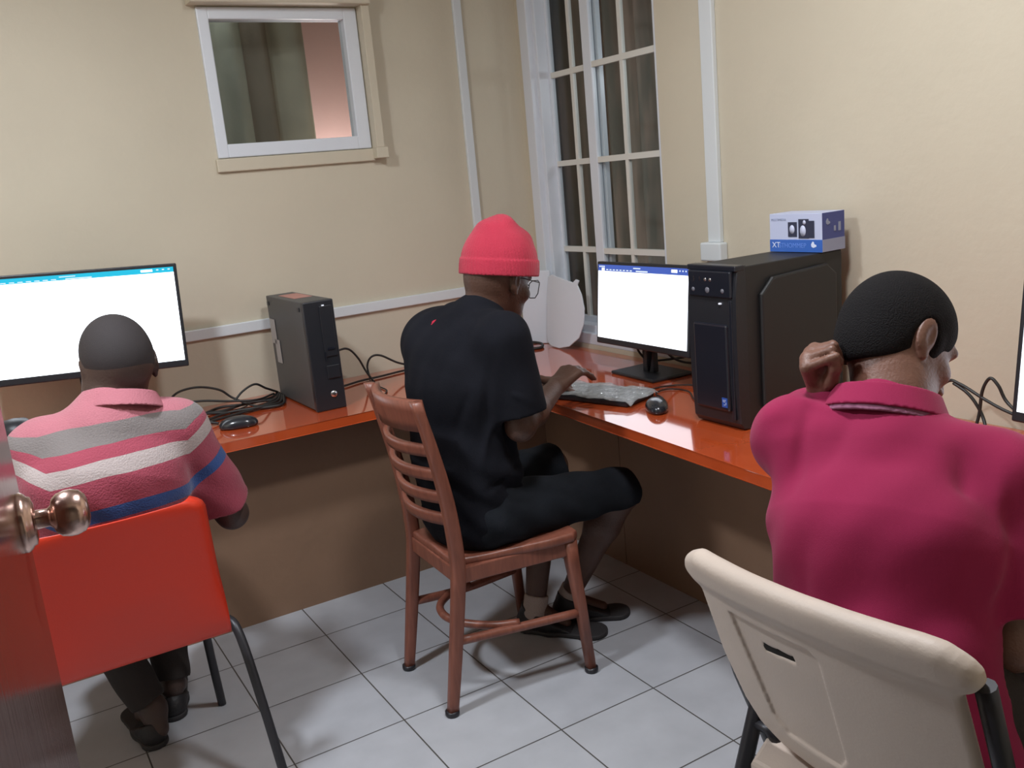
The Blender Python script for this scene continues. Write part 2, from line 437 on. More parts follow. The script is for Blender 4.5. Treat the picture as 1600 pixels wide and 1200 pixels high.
# right wall (x=0) with the tall window hole
W2 = (-.868, -.028, .70, 2.28)
m = MB()
m.span((0, W2[1], 0), (.12, 0, CEIL)); m.span((0, YF-1.3, 0), (.12, W2[0], CEIL))
m.span((0, W2[0], 0), (.12, W2[1], W2[2])); m.span((0, W2[0], W2[3]), (.12, W2[1], CEIL))
tag(m.build('wall_right', M_wall), kind='structure', label='cream painted wall with tall paned window')
m = MB(); m.span((XL-.1, YF-1.3, 0), (XL, 0, CEIL)); tag(m.build('wall_left', M_wall), kind='structure')
m = MB(); m.span((XL, YF-.1, 0), (-2.27, YF, CEIL)); m.span((-1.28, YF-.1, 0), (0, YF, CEIL)); m.span((-2.27, YF-.1, 2.08), (-1.28, YF, CEIL))
tag(m.build('wall_front', M_wall), kind='structure')
m = MB(); m.span((XL, YF-1.3, 0), (0, YF-1.2, CEIL)); tag(m.build('wall_corridor', M_wall), kind='structure')

# square window in the back wall
w1 = empty('window_1', ((W1[0]+W1[1])/2, 0, W1[2]), 'small square white framed window in a raised plaster surround', kind='structure')
m = MB(); x0, x1, z0, z1 = W1; g = (-1.243, -.752, 1.595, 2.012); y0, y1 = -.012, .05
m.span((x0, y0, z0), (g[0], y1, z1), bev=.004); m.span((g[1], y0, z0), (x1, y1, z1), bev=.004)
m.span((g[0]-.002, y0, z0), (g[1]+.002, y1, g[2]), bev=.004); m.span((g[0]-.002, y0, g[3]), (g[1]+.002, y1, z1), bev=.004)
m.build('window_frame', M_white, w1)
m = MB(); m.span((g[0]-.005, .018, g[2]-.005), (g[1]+.005, .022, g[3]+.005)); m.build('pane', M_glass, w1)
m = MB()
m.span((x1+.004, -.055, 1.546), (-.664, .002, 2.10), bev=.003)
m.span((x0-.01, -.016, 1.500), (-.690, .002, z0-.002), bev=.004); m.span((x1+.0, -.055, 1.507), (-.651, .002, z0-.001), bev=.003)
m.span((x0-.03, -.075, z1+.004), (-.664, .002, 2.12), bev=.004)
m.build('plaster_surround', M_wall, w1)
# tall window in the right wall
w2 = empty('window_2', (0, (W2[0]+W2[1])/2, W2[2]), 'tall white sliding window divided by glazing bars beside the corner', kind='structure')
ya, yb, za, zb = W2
m = MB()
m.span((-.006, yb-.062, za), (.10, yb, zb), bev=.004); m.span((.02, yb-.085, za), (.10, yb-.055, zb), bev=.003)
m.span((.02, ya, za), (.10, ya+.035, zb), bev=.003); m.span((.0, ya, za), (.10, yb, za+.045), bev=.003); m.span((0, ya, zb-.05), (.1, yb, zb))
m.span((.02, ya, za+.04), (.10, yb, za+.075), bev=.003)
m.build('window_frame', M_white, w2)
def sash(x, s0, s1, ws0, ws1, ym, nm):
    mm = MB(); zl, zh = za+.07, zb-.05
    mm.span((x, s0, zl), (x+.022, s0+ws0, zh), bev=.003); mm.span((x, s1-ws1, zl), (x+.022, s1, zh), bev=.003)
    mm.span((x, s0, zl), (x+.022, s1, zl+.03), bev=.003); mm.span((x, s0, zh-.04), (x+.022, s1, zh), bev=.003)
    sa = mm.build('sash', M_white, w2)
    mm = MB()
    for k in range(4):
        z = 1.075+.351*k
        mm.span((x+.002, s0+ws0-.002, z-.011), (x+.02, s1-ws1+.002, z+.011))
    mm.span((x+.003, ym-.009, zl+.02), (x+.019, ym+.009, zh-.02))
    mm.build('glazing_bars', M_muntin, sa)
    mm = MB(); mm.span((x+.009, s0+.01, zl+.01), (x+.012, s1-.01, zh-.02)); mm.build('pane', M_glass, sa)
sash(.068, -.455, -.105, .03, .02, -.268, 'a')
sash(.040, -.850, -.392, .02, .052, -.622, 'b')

# what is seen through the windows
bk = empty('wall_outside', (-.8, .8, 0), 'pink wall of the room beyond the small window', kind='structure')
m = MB(); m.span((-1.9, .60, 0), (.4, .65, 2.6)); m.build('pink_wall', M_pink, bk)
m = MB(); m.span((-1.95, .12, 0), (-1.9, 1.35, 2.6)); m.span((-1.95, .12, 2.6), (.4, 1.35, 2.65)); m.span((-1.95, .12, -.1), (.4, 1.35, -.001)); m.build('plain_wall', M_curt, bk)
def curtain(name, p0, p1, z0, z1, folds, amp, mt, label, cat='curtain'):
    p0 = np.array(p0, float); p1 = np.array(p1, float); d = p1-p0; n = V3(-d[1], d[0])/np.hypot(*d); k = 12*folds+1; rows = []
    for zz in np.linspace(z0, z1, 5):
        r = []
        for i in range(k):
            t = i/(k-1); o = amp*sin(2*pi*folds*t)+amp*.35*sin(2*pi*folds*1.7*t+1)
            r.append((*(p0+d*t+n*o), zz))
        rows.append(r)
    mm = MB(); mm.grid(rows, .003); o = mm.build(name, mt); tag(o, label, cat); return o
curtain('curtain', (-1.50, .26), (-1.06, .26), .9, 2.5, 3, .010, M_curt, 'olive grey curtain behind the left part of the small window')
curtain('curtain', (-1.08, .25), (-.97, .25), .9, 2.5, 1, .012, M_curtd, 'narrow dark brown curtain fold in the middle of the small window')
curtain('curtain', (-.985, .26), (-.825, .25), .9, 2.5, 1, .012, M_curto, 'dull green curtain behind the small window, beside the pink wall')
curtain('curtain', (.80, 1.35), (.80, .55), .1, 2.7, 6, .03, M_curtb, 'taupe curtain behind the left half of the tall window')
curtain('curtain', (.84, .58), (.84, -.35), .1, 2.7, 7, .03, M_curtb, 'taupe curtain behind the right half of the tall window')

# cable trunking
def trunk(a, b, label, parts=()):
    mm = MB(); mm.span(a, b, bev=.003); o = mm.build('cable_trunking', M_trunk); tag(o, label, 'cable trunking'); return o
trunk((-2.7, -.016, .926), (-.29, 0, .965), 'white horizontal cable trunking along the wall behind the slim computer')
trunk((-.29, -.016, .60+.09), (-.254, 0, CEIL), 'white vertical cable trunking near the corner above the man in the red beanie')
t3 = empty('cable_trunking', (0, -1.13, 1.07), 'white vertical cable trunking on the right wall above the black tower computer', 'cable trunking')
m = MB(); m.span((-.018, -1.156, 1.125), (0, -1.100, CEIL), bev=.003); m.build('channel', M_trunk, t3)
m = MB(); m.span((-.035, -1.172, 1.065), (0, -1.078, 1.125), bev=.005); m.build('junction_box', M_trunk, t3)

# ------------------------------------------------------------------ desk
dk = empty('desk', (-.6, -.6, 0), 'glossy orange L-shaped worktop running along both walls', 'desk')
YD = -.589; xf = lambda y: -.602-.062*(-(y+.97))*1.0
yEnd = YF+.02
poly = [(XL+.002, -.002), (-.002, -.002), (-.002, yEnd), (xf(yEnd), yEnd), (xf(YD), YD), (XL+.002, YD)]
m = MB(); m.prism(poly[::-1], DESK_Z-.032, DESK_Z, bev=.003); m.build('worktop', M_desk, dk)
m = MB(); m.span((XL+.002, -.430, 0), (-.264, -.404, DESK_Z-.032)); m.build('front_panel', M_panel, dk)
m = MB(); m.span((-.290, -.9, 0), (-.264, -.430, DESK_Z-.032)); m.span((-.290, yEnd, 0), (-.264, -.903, DESK_Z-.032)); m.build('front_panel', M_panel, dk)

# ------------------------------------------------------------------ monitors
def emis(name, c, s):
    def g(nt, b, N, L, tc, mp):
        t = N.new('ShaderNodeTexNoise'); t.inputs['Scale'].default_value = 3
        r = N.new('ShaderNodeMapRange'); r.inputs[3].default_value = s*.97; r.inputs[4].default_value = s*1.03
        L.new(tc.outputs['Object'], t.inputs['Vector']); L.new(t.outputs[0], r.inputs[0]); L.new(r.outputs[0], b.inputs['Emission Strength'])
    return mat(name, (.02, .02, .02), rough=.3, emit=c, build=g)
def monitor(loc, yaw, tilt, roll, w, h, bez_, scr, bar, label, stand, barh=.06, flip=False, details=True, st_w=.24, chin=.022):
    loc = np.array(loc, float); n = V3(cos(yaw)*cos(tilt), sin(yaw)*cos(tilt), sin(tilt)); rt = V3(-sin(yaw), cos(yaw), 0); up = np.cross(n, rt)
    a = cos(roll)*rt+sin(roll)*up; b_ = -sin(roll)*rt+cos(roll)*up; M = frame_M(loc, a, b_, n)
    root = empty('monitor', (loc[0], loc[1], DESK_Z), label, 'monitor')
    mm = MB(); mm.box((0, 0, -.012), (w, h, .022), bev=.004); mm.box((0, -h*.05, -.03), (w*.6, h*.6, .03), bev=.01)
    mm.build('casing', M_black, root, M=M)
    ww, hh = w-2*bez_, h-bez_-chin; cy = (chin-bez_)/2
    mm = MB(); z = .0006
    def q(x0, x1, y0, y1, mi, dz):
        vs = [mm.bm.verts.new((x, y, z+dz)) for x, y in ((x0, y0), (x1, y0), (x1, y1), (x0, y1))]
        f = mm.bm.faces.new(vs); f.material_index = mi
    L_, R_, B_, T_ = -ww/2, ww/2, cy-hh/2, cy+hh/2
    q(L_, R_, B_, T_-barh*hh, 0, 0); q(L_, R_, T_-barh*hh, T_, 1, 0)
    if details:
        X = lambda f: L_+f*ww
        bh = barh*hh
        q(X(.42), X(.50), T_-bh*.45, T_-bh*.30, 2, .0003)
        for k in range(4): q(X(.015+.018*k), X(.027+.018*k), T_-bh*.42, T_-bh*.2, 2, .0003)
        q(X(.045), X(.08), T_-bh, T_-bh*.52, 0, .0003)
        for k in range(8): q(X(.10+.04*k), X(.125+.04*k), T_-bh*.85, T_-bh*.7, 2, .0003)
        q(X(.45), X(.58), T_-bh*.88, T_-bh*.7, 2, .0003)
        q(X(.83), X(.89), T_-bh*.68, T_-bh*.25, 0, .0003)
        for k in range(3): q(X(.91+.03*k), X(.922+.03*k), T_-bh*.5, T_-bh*.3, 2, .0003)
    mm.build('screen', [scr, bar, M_txt], root, M=M)
    if stand:
        mm = MB(); c = loc-n*.03; base = stand
        mm.tube([c-V3(0, 0, .02), V3(base[0], base[1], DESK_Z+.015)], .014, 8)
        mm.build('stand_neck', M_black, root)
        # flat neck plate
        mm = MB(); R = Matrix.Rotation(yaw, 3, 'Z')
        zt = loc[2]-h*.3; mm.box((base[0], base[1], (zt+DESK_Z)/2+.004), (.022, .062, zt-DESK_Z-.01), R, bev=.004)
        mm.build('stand_post', M_black, root)
        mm = MB(); mm.box((base[0], base[1], DESK_Z+.006), (.17, st_w, .0115), R, bev=.004); mm.build('stand_base', M_black, root)
    return root
M_txt = emis('screen_text', (.75, .85, 1), 1.2)
M_scrA = emis('screen_white_bright', (.86, .93, 1), 3.2); M_barA = emis('screen_cyan_bar', (.0, .42, .62), 1.3)
M_scrB = emis('screen_white', (.88, .92, 1), 2.0); M_barB = emis('screen_blue_bar', (.045, .11, .50), 1.0)
monitor((-1.838, -.228, 1.066), radians(-97), radians(4), radians(-2.5), .60, .337, .011, M_scrA, M_barA, 'wide glowing monitor on the desk in front of the man in the striped polo', (-1.84, -.17), barh=.055)
monitor((-.217, -.974, .931), radians(178.3), radians(5.7), radians(.5), .509, .290, .010, M_scrB, M_barB, 'glowing monitor with a blue title bar beside the black tower computer', (-.155, -.935), barh=.085)
monitor((-.36, -2.585, .965), radians(176), radians(5), 0, .50, .30, .012, M_scrB, M_barB, 'monitor at the right edge facing the man in the raspberry polo', (-.30, -2.585), details=False)

# ------------------------------------------------------------------ slim computer
pc = empty('computer', (-1.19, -.29, DESK_Z), 'slim black desktop computer standing upright with a pink sticker on top', 'computer')
a_ = V3(-1.203, -.466, DESK_Z); bR = V3(-1.106, -.4645, DESK_Z)
ex = nrm(bR-a_); ey = V3(-ex[1], ex[0], 0); wpc = .106; hpc = .372; dpc = .395
PM = frame_M(a_, ex, ey, (0, 0, 1))
m = MB(); m.box((wpc/2, .022+(dpc-.022)/2, hpc/2+.002), (wpc-.004, dpc-.022, hpc-.004), bev=.003); m.build('case', M_grey, pc, M=PM)
m = MB(); m.box((wpc/2, .011, hpc/2), (wpc, .023, hpc), bev=.004)
m.box((wpc*.70, -.002, hpc*.72), (wpc*.42, .006, hpc*.46), bev=.002); m.box((wpc*.70, -.003, hpc*.35), (wpc*.42, .005, hpc*.12), bev=.002)
bz = m.build('front_bezel', M_black, pc, M=PM)
m = MB(); m.box((wpc*.72, -.0065, hpc*.56), (.026, .003, .006)); m.box((wpc*.5, -.0065, hpc*.5), (.003, .003, .03)); m.build('drive_slot', M_gloss, bz, M=PM)
m = MB(); m.lathe([(0, .003), (.0105, .003), (.012, .0), (.012, -.003)], Matrix.Translation((wpc*.62, -.001, hpc*.145)) @ Matrix.Rotation(pi/2, 4, 'X'), 24)
bd = m.build('logo_badge', M_chrome, bz, M=PM)
tm = text_mesh('hp', .014, PM @ Matrix.Translation((wpc*.62, -.0045, hpc*.145-.004)) @ Matrix.Rotation(pi/2, 4, 'X'), align='CENTER'); link('logo_letters', tm, bz, M_black)
m = MB(); m.box((wpc*.62, -.0065, hpc*.955), (.008, .003, .004)); m.build('power_light', mat('pale_led', (.5, .5, .5), emit=(.8, .85, 1), estr=.6), bz, M=PM)
m = MB(); m.box((wpc*.55, dpc*.60, hpc+.0008), (wpc*.62, dpc*.42, .0012)); m.build('top_sticker', mat('pink_sticker', (.50, .24, .20), rough=.6), pc, M=PM)['label'] = 'pink sticker'
m = MB(); m.box((-.0005, dpc*.90, hpc*.66), (.0012, .055, .09)); m.box((-.0005, dpc*.83, hpc*.47), (.0012, .05, .085)); m.build('side_sticker', mat('grey_sticker', (.38, .37, .36), rough=.6), pc, M=PM)['label'] = 'pale grey sticker'
for yy in (.05, dpc*.95): m = MB(); m.box((0, yy, hpc*.93), (.002, .020, .013)); m.build('latch', M_black, pc, M=PM)

# ------------------------------------------------------------------ tower computer
tw = empty('computer', (-.25, -1.575, DESK_Z), 'large black tower computer with a blue and white box on top', 'computer')
tx, ty, th, td, twd = -.452, -1.487, .438, .398, .180     # front face x, left side y
m = MB(); m.span((tx+.03, ty-twd, DESK_Z+.012), (tx+td, ty, DESK_Z+th-.003), bev=.003); cs = m.build('case', M_blackm, tw)
for dx in (.05, .34):
    for dy in (.03, twd-.03): m = MB(); m.span((tx+dx-.015, ty-dy-.012, DESK_Z), (tx+dx+.015, ty-dy+.012, DESK_Z+.014)); m.build('foot', M_black, tw)
# raised side panel (near side, y = ty-twd)
bump_ = [(.075, .04), (.075, .345), (.118, .385), (.325, .395), (.362, .365), (.362, .04)]
m = MB(); m.prism([(x, z) for x, z in bump_], 0, .014, bev=.006)
m.build('side_panel', M_blackm, tw, M=frame_M((tx, ty-twd, DESK_Z+.012), (1, 0, 0), (0, 0, 1), (0, -1, 0)), recalc=True)
prof = [(.035, 0), (.012, .004), (.0, .02), (-.004, .10), (-.006, .25), (-.004, .36), (.004, .425), (.014, .436), (.035, .438)]
m = MB(); m.prism([(x, z) for x, z in prof], 0, twd, bev=.003)
fp = m.build('front_panel', M_black, tw, M=frame_M((tx, ty, DESK_Z), (1, 0, 0), (0, 0, 1), (0, -1, 0)), recalc=True)
m = MB(); m.span((tx-.012, ty-twd+.03, DESK_Z+.05), (tx+.01, ty-.022, DESK_Z+.285), bev=.006); m.build('lower_cover', M_gloss, fp)
m = MB(); m.span((tx-.010, ty-twd+.012, DESK_Z+.355), (tx+.01, ty-.008, DESK_Z+.425), bev=.004); m.build('port_strip', M_gloss, fp)
m = MB(); m.span((tx-.004, ty-twd-.001, DESK_Z+.424), (tx+.03, ty+.001, DESK_Z+.439), bev=.003); m.build('top_trim', M_gloss, fp)
m = MB(); m.span((tx-.0075, ty-twd+.014, DESK_Z+.03), (tx+.004, ty-twd+.024, DESK_Z+.35), bev=.002); m.build('edge_strip', M_gloss, fp)
for dy, wd, hz in ((.032, .0025, .012), (.055, .0025, .012)):
    m = MB(); m.span((tx-.0108, ty-dy-wd/2, DESK_Z+.403-hz/2), (tx-.009, ty-dy+wd/2, DESK_Z+.403+hz/2)); m.build('usb_port', M_chrome, fp)
m = MB()
for dy in (.076, .094): m.lathe([(0, .001), (.0045, .001), (.0045, 0)], frame_M((tx-.0100, ty-dy, DESK_Z+.402), (0, 1, 0), (0, 0, 1), (-1, 0, 0)), 14)
m.build('audio_jacks', M_chrome, fp)
for dy, r_ in ((.028, .006), (.082, .008), (.138, .006)):
    m = MB(); m.lathe([(0, .002), (r_*.7, .002), (r_, 0)], frame_M((tx-.0100, ty-dy, DESK_Z+.374), (0, 1, 0), (0, 0, 1), (-1, 0, 0)), 18); m.build('button', mat('grey_button', (.16, .16, .19), rough=.3), fp)
m = MB(); m.span((tx-.0095, ty-.128, DESK_Z+.338), (tx-.004, ty-.121, DESK_Z+.342)); m.build('drive_light', mat('pale_led'), fp)
m = MB(); m.span((tx-.0134, ty-twd+.036, DESK_Z+.062), (tx-.0118, ty-twd+.056, DESK_Z+.088)); stk = m.build('blue_sticker', mat('blue_sticker', (.03, .10, .42), rough=.4), fp)
stk['label'] = 'small blue sticker'
m = MB()
for i, (du, dv, a, b2) in enumerate(((-.005, .005, .002, .006), (-.001, .004, .0015, .008), (.003, .006, .002, .005), (.005, -.002, .002, .006), (0, -.006, .006, .0015))):
    c_ = (tx-.0138, ty-twd+.046-du, DESK_Z+.075+dv); m.box(c_, (.0008, a, b2))
m.build('sticker_marks', mat('sticker_pale', (.45, .55, .75), rough=.4), fp)

# speaker box on the tower
bx_c = V3(-.100, -1.586, 0); bz0 = DESK_Z+th-.001; bw, bh_, bd_ = .178, .105, .095; byaw = radians(3)
e_y = V3(sin(byaw), -cos(byaw), 0); e_n = V3(-cos(byaw), -sin(byaw), 0)   # e_y: to the viewer's right along the front
BM = frame_M(V3(bx_c[0], bx_c[1], bz0)+e_n*bd_/2-e_y*bw/2, e_y, (0, 0, 1), -np.cross(e_y, (0, 0, 1))*-1)
nb = np.cross(e_y, V3(0, 0, 1)); BM = frame_M(V3(bx_c[0], bx_c[1], bz0)+e_n*bd_/2-e_y*bw/2, e_y, (0, 0, 1), nb)
# local: x right, y up, z out of the front face
M_bw = mat('carton_white', (.55, .60, .80), rough=.5); M_bb = mat('carton_blue', (.04, .14, .52), rough=.4); M_bd = mat('carton_navy', (.06, .08, .28), rough=.5)
M_spk = mat('carton_print_dark', (.03, .035, .07), rough=.5); M_spg = mat('carton_print_grey', (.30, .34, .48), rough=.5)
sb = empty('speaker_box', (bx_c[0], bx_c[1], bz0), 'small blue and white speaker carton on the tower computer', 'box')
m = MB(); m.box((bw/2, bh_/2, -bd_/2), (bw, bh_, bd_), bev=.001)
for f in m.bm.faces:
    f.normal_update(); c_ = f.calc_center_median()
    f.material_index = 1 if f.normal.x > .5 else 0
m.build('carton', [M_bw, M_bd], sb, M=BM)
m = MB(); m.box((bw/2, .017, .0005), (bw, .034, .001)); m.build('blue_band', M_bb, sb, M=BM)
m = MB(); m.box((.080, .062, .001), (.030, .040, .001)); m.box((.118, .064, .0014), (.034, .052, .001)); m.box((.142, .062, .0012), (.022, .046, .001)); m.build('speaker_picture', M_spk, sb, M=BM)
m = MB()
m.lathe([(0, .002), (.010, .002), (.010, .001)], Matrix.Translation((.079, .062, 0)) @ Matrix.Diagonal((.85, 1.2, 1, 1)), 20)
m.lathe([(0, .0024), (.012, .0024), (.012, .001)], Matrix.Translation((.116, .058, 0)) @ Matrix.Diagonal((.8, 1.25, 1, 1)), 20)
m.lathe([(0, .0024), (.006, .0024), (.006, .001)], Matrix.Translation((.121, .081, 0)) @ Matrix.Diagonal((.8, 1, 1, 1)), 20)
m.build('speaker_cones', mat('carton_print_pale', (.62, .66, .85), rough=.5), sb, M=BM)
me = text_mesh('XT', .022, BM @ Matrix.Translation((.008, .012, .0012)), .0003); link('carton_letters', me, sb, mat('carton_letter_white', (.75, .82, 1.0), rough=.5))
me = text_mesh('STHOMMEP', .018, BM @ Matrix.Translation((.032, .012, .0012)), .0003); link('carton_letters', me, sb, mat('carton_letter_blue', (.14, .28, .75), rough=.5))
me = text_mesh('MULTIMEDIA', .009, BM @ Matrix.Translation((.006, .086, .0006)), .0003); link('carton_letters', me, sb, M_spg)
def logo(M, s, mt):
    pts = [(0, 1), (.35, .9), (.5, .35), (1.1, .15), (1.1, -.25), (.2, -.55), (-.35, -.25), (-.45, .35)]
    mm = MB(); mm.prism([(x*s, y*s) for x, y in pts], 0, .0008); mm.build('carton_emblem', mt, sb, M=M, recalc=True)
logo(BM @ Matrix.Translation((.147, .018, .001)), .011, mat('carton_letter_white'))
SM = BM @ Matrix.Translation((bw, 0, 0)) @ Matrix.Rotation(pi/2, 4, 'Y')
logo(SM @ Matrix.Translation((.020, .078, .0003)), .011, M_spg)
m = MB(); m.box((.052, .060, .0008), (.008, .014, .001)); m.box((.072, .064, .0008), (.010, .024, .001)); m.box((bd_/2, .017, .0006), (bd_, .033, .001)); m.build('side_print', M_spg, sb, M=SM)

# ------------------------------------------------------------------ mice, keyboard, small things
def mouse(x, y, yaw, label, s=1.):
    root = empty('computer_mouse', (x, y, DESK_Z), label, 'mouse'); R = Matrix.Rotation(yaw, 3, 'Z'); Rn = np.array(R)
    c = V3(x, y, DESK_Z); lx, ly = Rn[:, 0], Rn[:, 1]
    s_ = SDF().add(ell(c+V3(0, 0, .010)-lx*.008, (.056*s, .032*s, .028*s), Rn)).add(ell(c+V3(0, 0, .008)+lx*.025, (.034*s, .030*s, .020*s), Rn), .02)
    s_.cut(half(c+V3(0, 0, .001), (0, 0, -1)), .004)
    sdf_obj('shell', s_, c-.08, c+.08, .0025, M_black_m, root)
    mm = MB(); mm.lathe([(0, -.003), (.009, -.003), (.009, .003), (0, .003)], frame_M(c+lx*.034+V3(0, 0, .024*s), lx, V3(0, 0, 1), -ly), 16); mm.build('scroll_wheel', M_grey, root)
    mm = MB(); mm.box(tuple(c+lx*.030+V3(0, 0, .0275*s)), (.04, .0012, .002), R); mm.build('button_seam', M_slot, root)
    return root
M_black_m = mat('mouse_plastic', (.02, .022, .028), rough=.2, coat=.3)
mouse(-1.458, -.425, radians(160), 'black computer mouse on the left desk below the slim computer')
mouse(-.452, -1.322, radians(55), 'black computer mouse on the right desk beside the tower computer')
kx, ky, kyaw = -.487, -1.000, radians(90+17)
kb = empty('keyboard', (kx, ky, DESK_Z), 'black keyboard still wrapped in clear plastic on the right desk', 'keyboard')
KM = Matrix.Translation((kx, ky, DESK_Z)) @ Matrix.Rotation(kyaw, 4, 'Z')   # local x: long axis, -y?  toward the wall is -y
m = MB(); m.box((0, 0, .010), (.44, .15, .018), bev=.005); m.build('body', M_black, kb, M=KM)
m = MB()
for r in range(5):
    for c in range(20):
        if c in (14, 16): continue
        m.box((-.205+.0212*c+.003*(r % 2), -.055+.0235*r, .0215), (.0175, .0185, .007), bev=.002, seg=1)
m.build('keys', mat('key_plastic', (.05, .05, .055), rough=.5), kb, M=KM)
P = []
rng = np.random.RandomState(3)
for i in range(45):
    r_ = []
    for j in range(17):
        u = -.238+i*.486/44; v = -.084+j*.168/16
        edge = max(abs(u)-.212, 0)*22+max(abs(v)-.066, 0)*(26 if v > 0 else 30)
        z = .0285-.020*min(edge, 1)**1.5+.0016*sin(u*61+v*33)+.0018*sin(v*95-u*47)+.0010*sin(u*150+v*120)+.0005*rng.randn()
        r_.append((u+.003*sin(v*60), v+.004*sin(u*40), max(z, .0215-.016*min(edge, 1)**3)))
    P.append(r_)
m = MB(); m.grid(P, .0006); m.build('plastic_wrap', M_film, kb, M=KM)['label'] = 'crinkled clear plastic wrap'
# small sheet of paper near the edge
m = MB(); m.box((-.565, -.82, DESK_Z+.0015), (.10, .17, .002), Matrix.Rotation(radians(12), 3, 'Z')); tag(m.build('paper_sheet', mat('paper_white', (.6, .58, .55), rough=.7)), 'small sheet of white paper under the hands of the man in the red beanie', 'paper')
# round black speaker at the far left
spx = (-2.085, -.46)
rs = empty('desktop_speaker', (spx[0], spx[1], DESK_Z), 'small black round speaker on the desk at the far left', 'speaker')
m = MB(); m.lathe([(0, 0), (.045, 0), (.05, .01), (.055, .04), (.056, .10), (.052, .145), (.035, .165), (0, .172)], Matrix.Translation((spx[0], spx[1], DESK_Z))); m.build('housing', M_black, rs)
m = MB(); m.lathe([(0, .0), (.020, .003), (.03, .008), (.033, .006)], frame_M((spx[0], spx[1]-.052, DESK_Z+.07), (1, 0, 0), (0, 0, 1), (0, -1, 0))); m.build('driver', M_grey, rs)

# foam sheets standing in the corner
def sheet(name, outline, o, ex_, ez_, bend, label):
    """outline polygon -> gridded curved sheet made with a polygon field"""
    pf = poly2d(outline); xs = [p[0] for p in outline]; zs = [p[1] for p in outline]
    ex_ = nrm(ex_); n = nrm(np.cross(ex_, V3(0, 0, 1))); o = np.array(o, float)
    def f(P):
        q = P-o.astype(f32); u = q@ex_.astype(f32); w = q[:, 2]; d = q@n.astype(f32)-bend(u, w)
        dd = pf(np.stack([u, w], 1)); return np.maximum(dd*.9, np.abs(d)*.8-.0022)
    lo = np.minimum(o+ex_*min(xs), o+ex_*max(xs))-.05; hi = np.maximum(o+ex_*min(xs), o+ex_*max(xs))+.05
    lo[2] = o[2]+min(zs)-.02; hi[2] = o[2]+max(zs)+.02
    ob = sdf_obj(name, f, lo, hi, .0025, M_paper); tag(ob, label, 'sheet'); return ob
sheet('foam_sheet', [(-.13, 0), (.0, 0), (.002, .31), (-.13, .318)], (-.02, -.135, DESK_Z+.002), (-.72, .69, 0)*np.array((-1, -1, 0)), 0,
      lambda u, w: .004*np.sin(w*9)+.35*(u+.06)**2, 'white rectangular foam sheet standing in the corner behind the man in the red beanie')
ol = [(.0, .0)]
ang = [(.03, -.0), (.10, -.002), (.17, .012), (.225, .05), (.252, .11), (.255, .17), (.238, .225), (.215, .262), (.225, .28), (.205, .285), (.19, .272), (.12, .285), (.04, .298), (.0, .285), (-.012, .2), (-.012, .05), (0, .01)]
sheet('foam_sheet', ang, (-.075, -.158, DESK_Z+.004), (0, -1, 0), 0, lambda u, w: -.10*w+.012*np.sin(u*14)-.004, 'white round-cornered foam sheet leaning against the tall window')
m = MB(); m.tube(bez([(-.17, -.03, DESK_Z+.008), (-.12, -.07, DESK_Z+.014), (-.09, -.13, DESK_Z+.010), (-.13, -.19, DESK_Z+.006), (-.2, -.16, DESK_Z+.006)]), .006, 8); tag(m.build('cable', M_cable), 'dark cable coiled on the desk at the foot of the foam sheets', 'cable')

# cables
def cable(pts, r, label, group=None, plug=None):
    mm = MB(); mm.tube(bez(pts, 8), r, 8)
    o = mm.build('cable', M_cable); tag(o, label, 'cable', group); return o
Z = DESK_Z
o = cable([(-1.66, -.16, .735), (-1.615, -.15, .757), (-1.573, -.15, .782), (-1.508, -.15, .785), (-1.44, -.15, .762), (-1.396, -.15, .723), (-1.33, -.2, Z+.006), (-1.25, -.16, Z+.01)], .004, 'black cable arching up from the monitor lead to the cable heap')
cable([(-1.62, -.15, .752), (-1.58, -.16, .745), (-1.50, -.17, .738), (-1.42, -.18, .722), (-1.33, -.2, .712), (-1.24, -.1, .70)], .004, 'black cable running low along the wall left of the slim computer')
cable([(-1.396, -.16, .715), (-1.36, -.15, .742), (-1.312, -.14, .756), (-1.27, -.12, .73), (-1.22, -.08, .70)], .004, 'black cable looping up just left of the slim computer')
for k in range(5):
    y = -.14-.035*k
    cable([(-1.62+.03*k, y-.06, Z+.006), (-1.52, y-.03+.02*sin(k), Z+.008+.006*(k % 3)), (-1.44, y+.02*cos(k*2), Z+.01), (-1.35, y+.03*sin(k*2.), Z+.008+.005*(k % 2)), (-1.26, y+.02, Z+.008), (-1.215, y*.5, Z+.012)],
          .005, ('black cable in the tangled heap between the monitor and the slim computer'), 'cables heaped left of the slim computer')
m = MB(); m.box((-1.635, -.155, .742), (.035, .02, .02), Matrix.Rotation(radians(-35), 3, 'Y'), bev=.004); tag(m.build('cable_plug', M_black), 'black cable plug beside the shoulder of the man in the striped polo', 'plug')
cable([(-1.445, -.37, Z+.01), (-1.40, -.30, Z+.004), (-1.43, -.22, Z+.004), (-1.36, -.18, Z+.01)], .0022, 'thin lead of the mouse on the left desk')
cable([(-1.06, -.15, .80), (-.987, -.15, .824), (-.949, -.15, .820), (-.917, -.15, .78), (-.893, -.15, .726), (-.885, -.2, Z+.006)], .004, 'black cable curving down from behind the slim computer')
cable([(-.885, -.16, .70), (-.885, -.15, .745), (-.865, -.15, .776), (-.826, -.15, .775), (-.76, -.15, .735), (-.70, -.15, .715), (-.6, -.15, Z+.01)], .004, 'black cable looping toward the back of the man in black')
cable([(-1.09, -.14, Z+.006), (-1.0, -.16, Z+.006), (-.914, -.13, Z+.006), (-.82, -.12, Z+.006), (-.7, -.10, Z+.006), (-.45, -.1, Z+.006)], .004, 'black cable lying along the wall behind the man in black')
cable([(-.89, -.17, Z+.01), (-.90, -.26, Z+.004), (-.905, -.36, Z+.004), (-.94, -.42, Z+.003)], .0025, 'thin cable curling toward the front edge right of the slim computer')
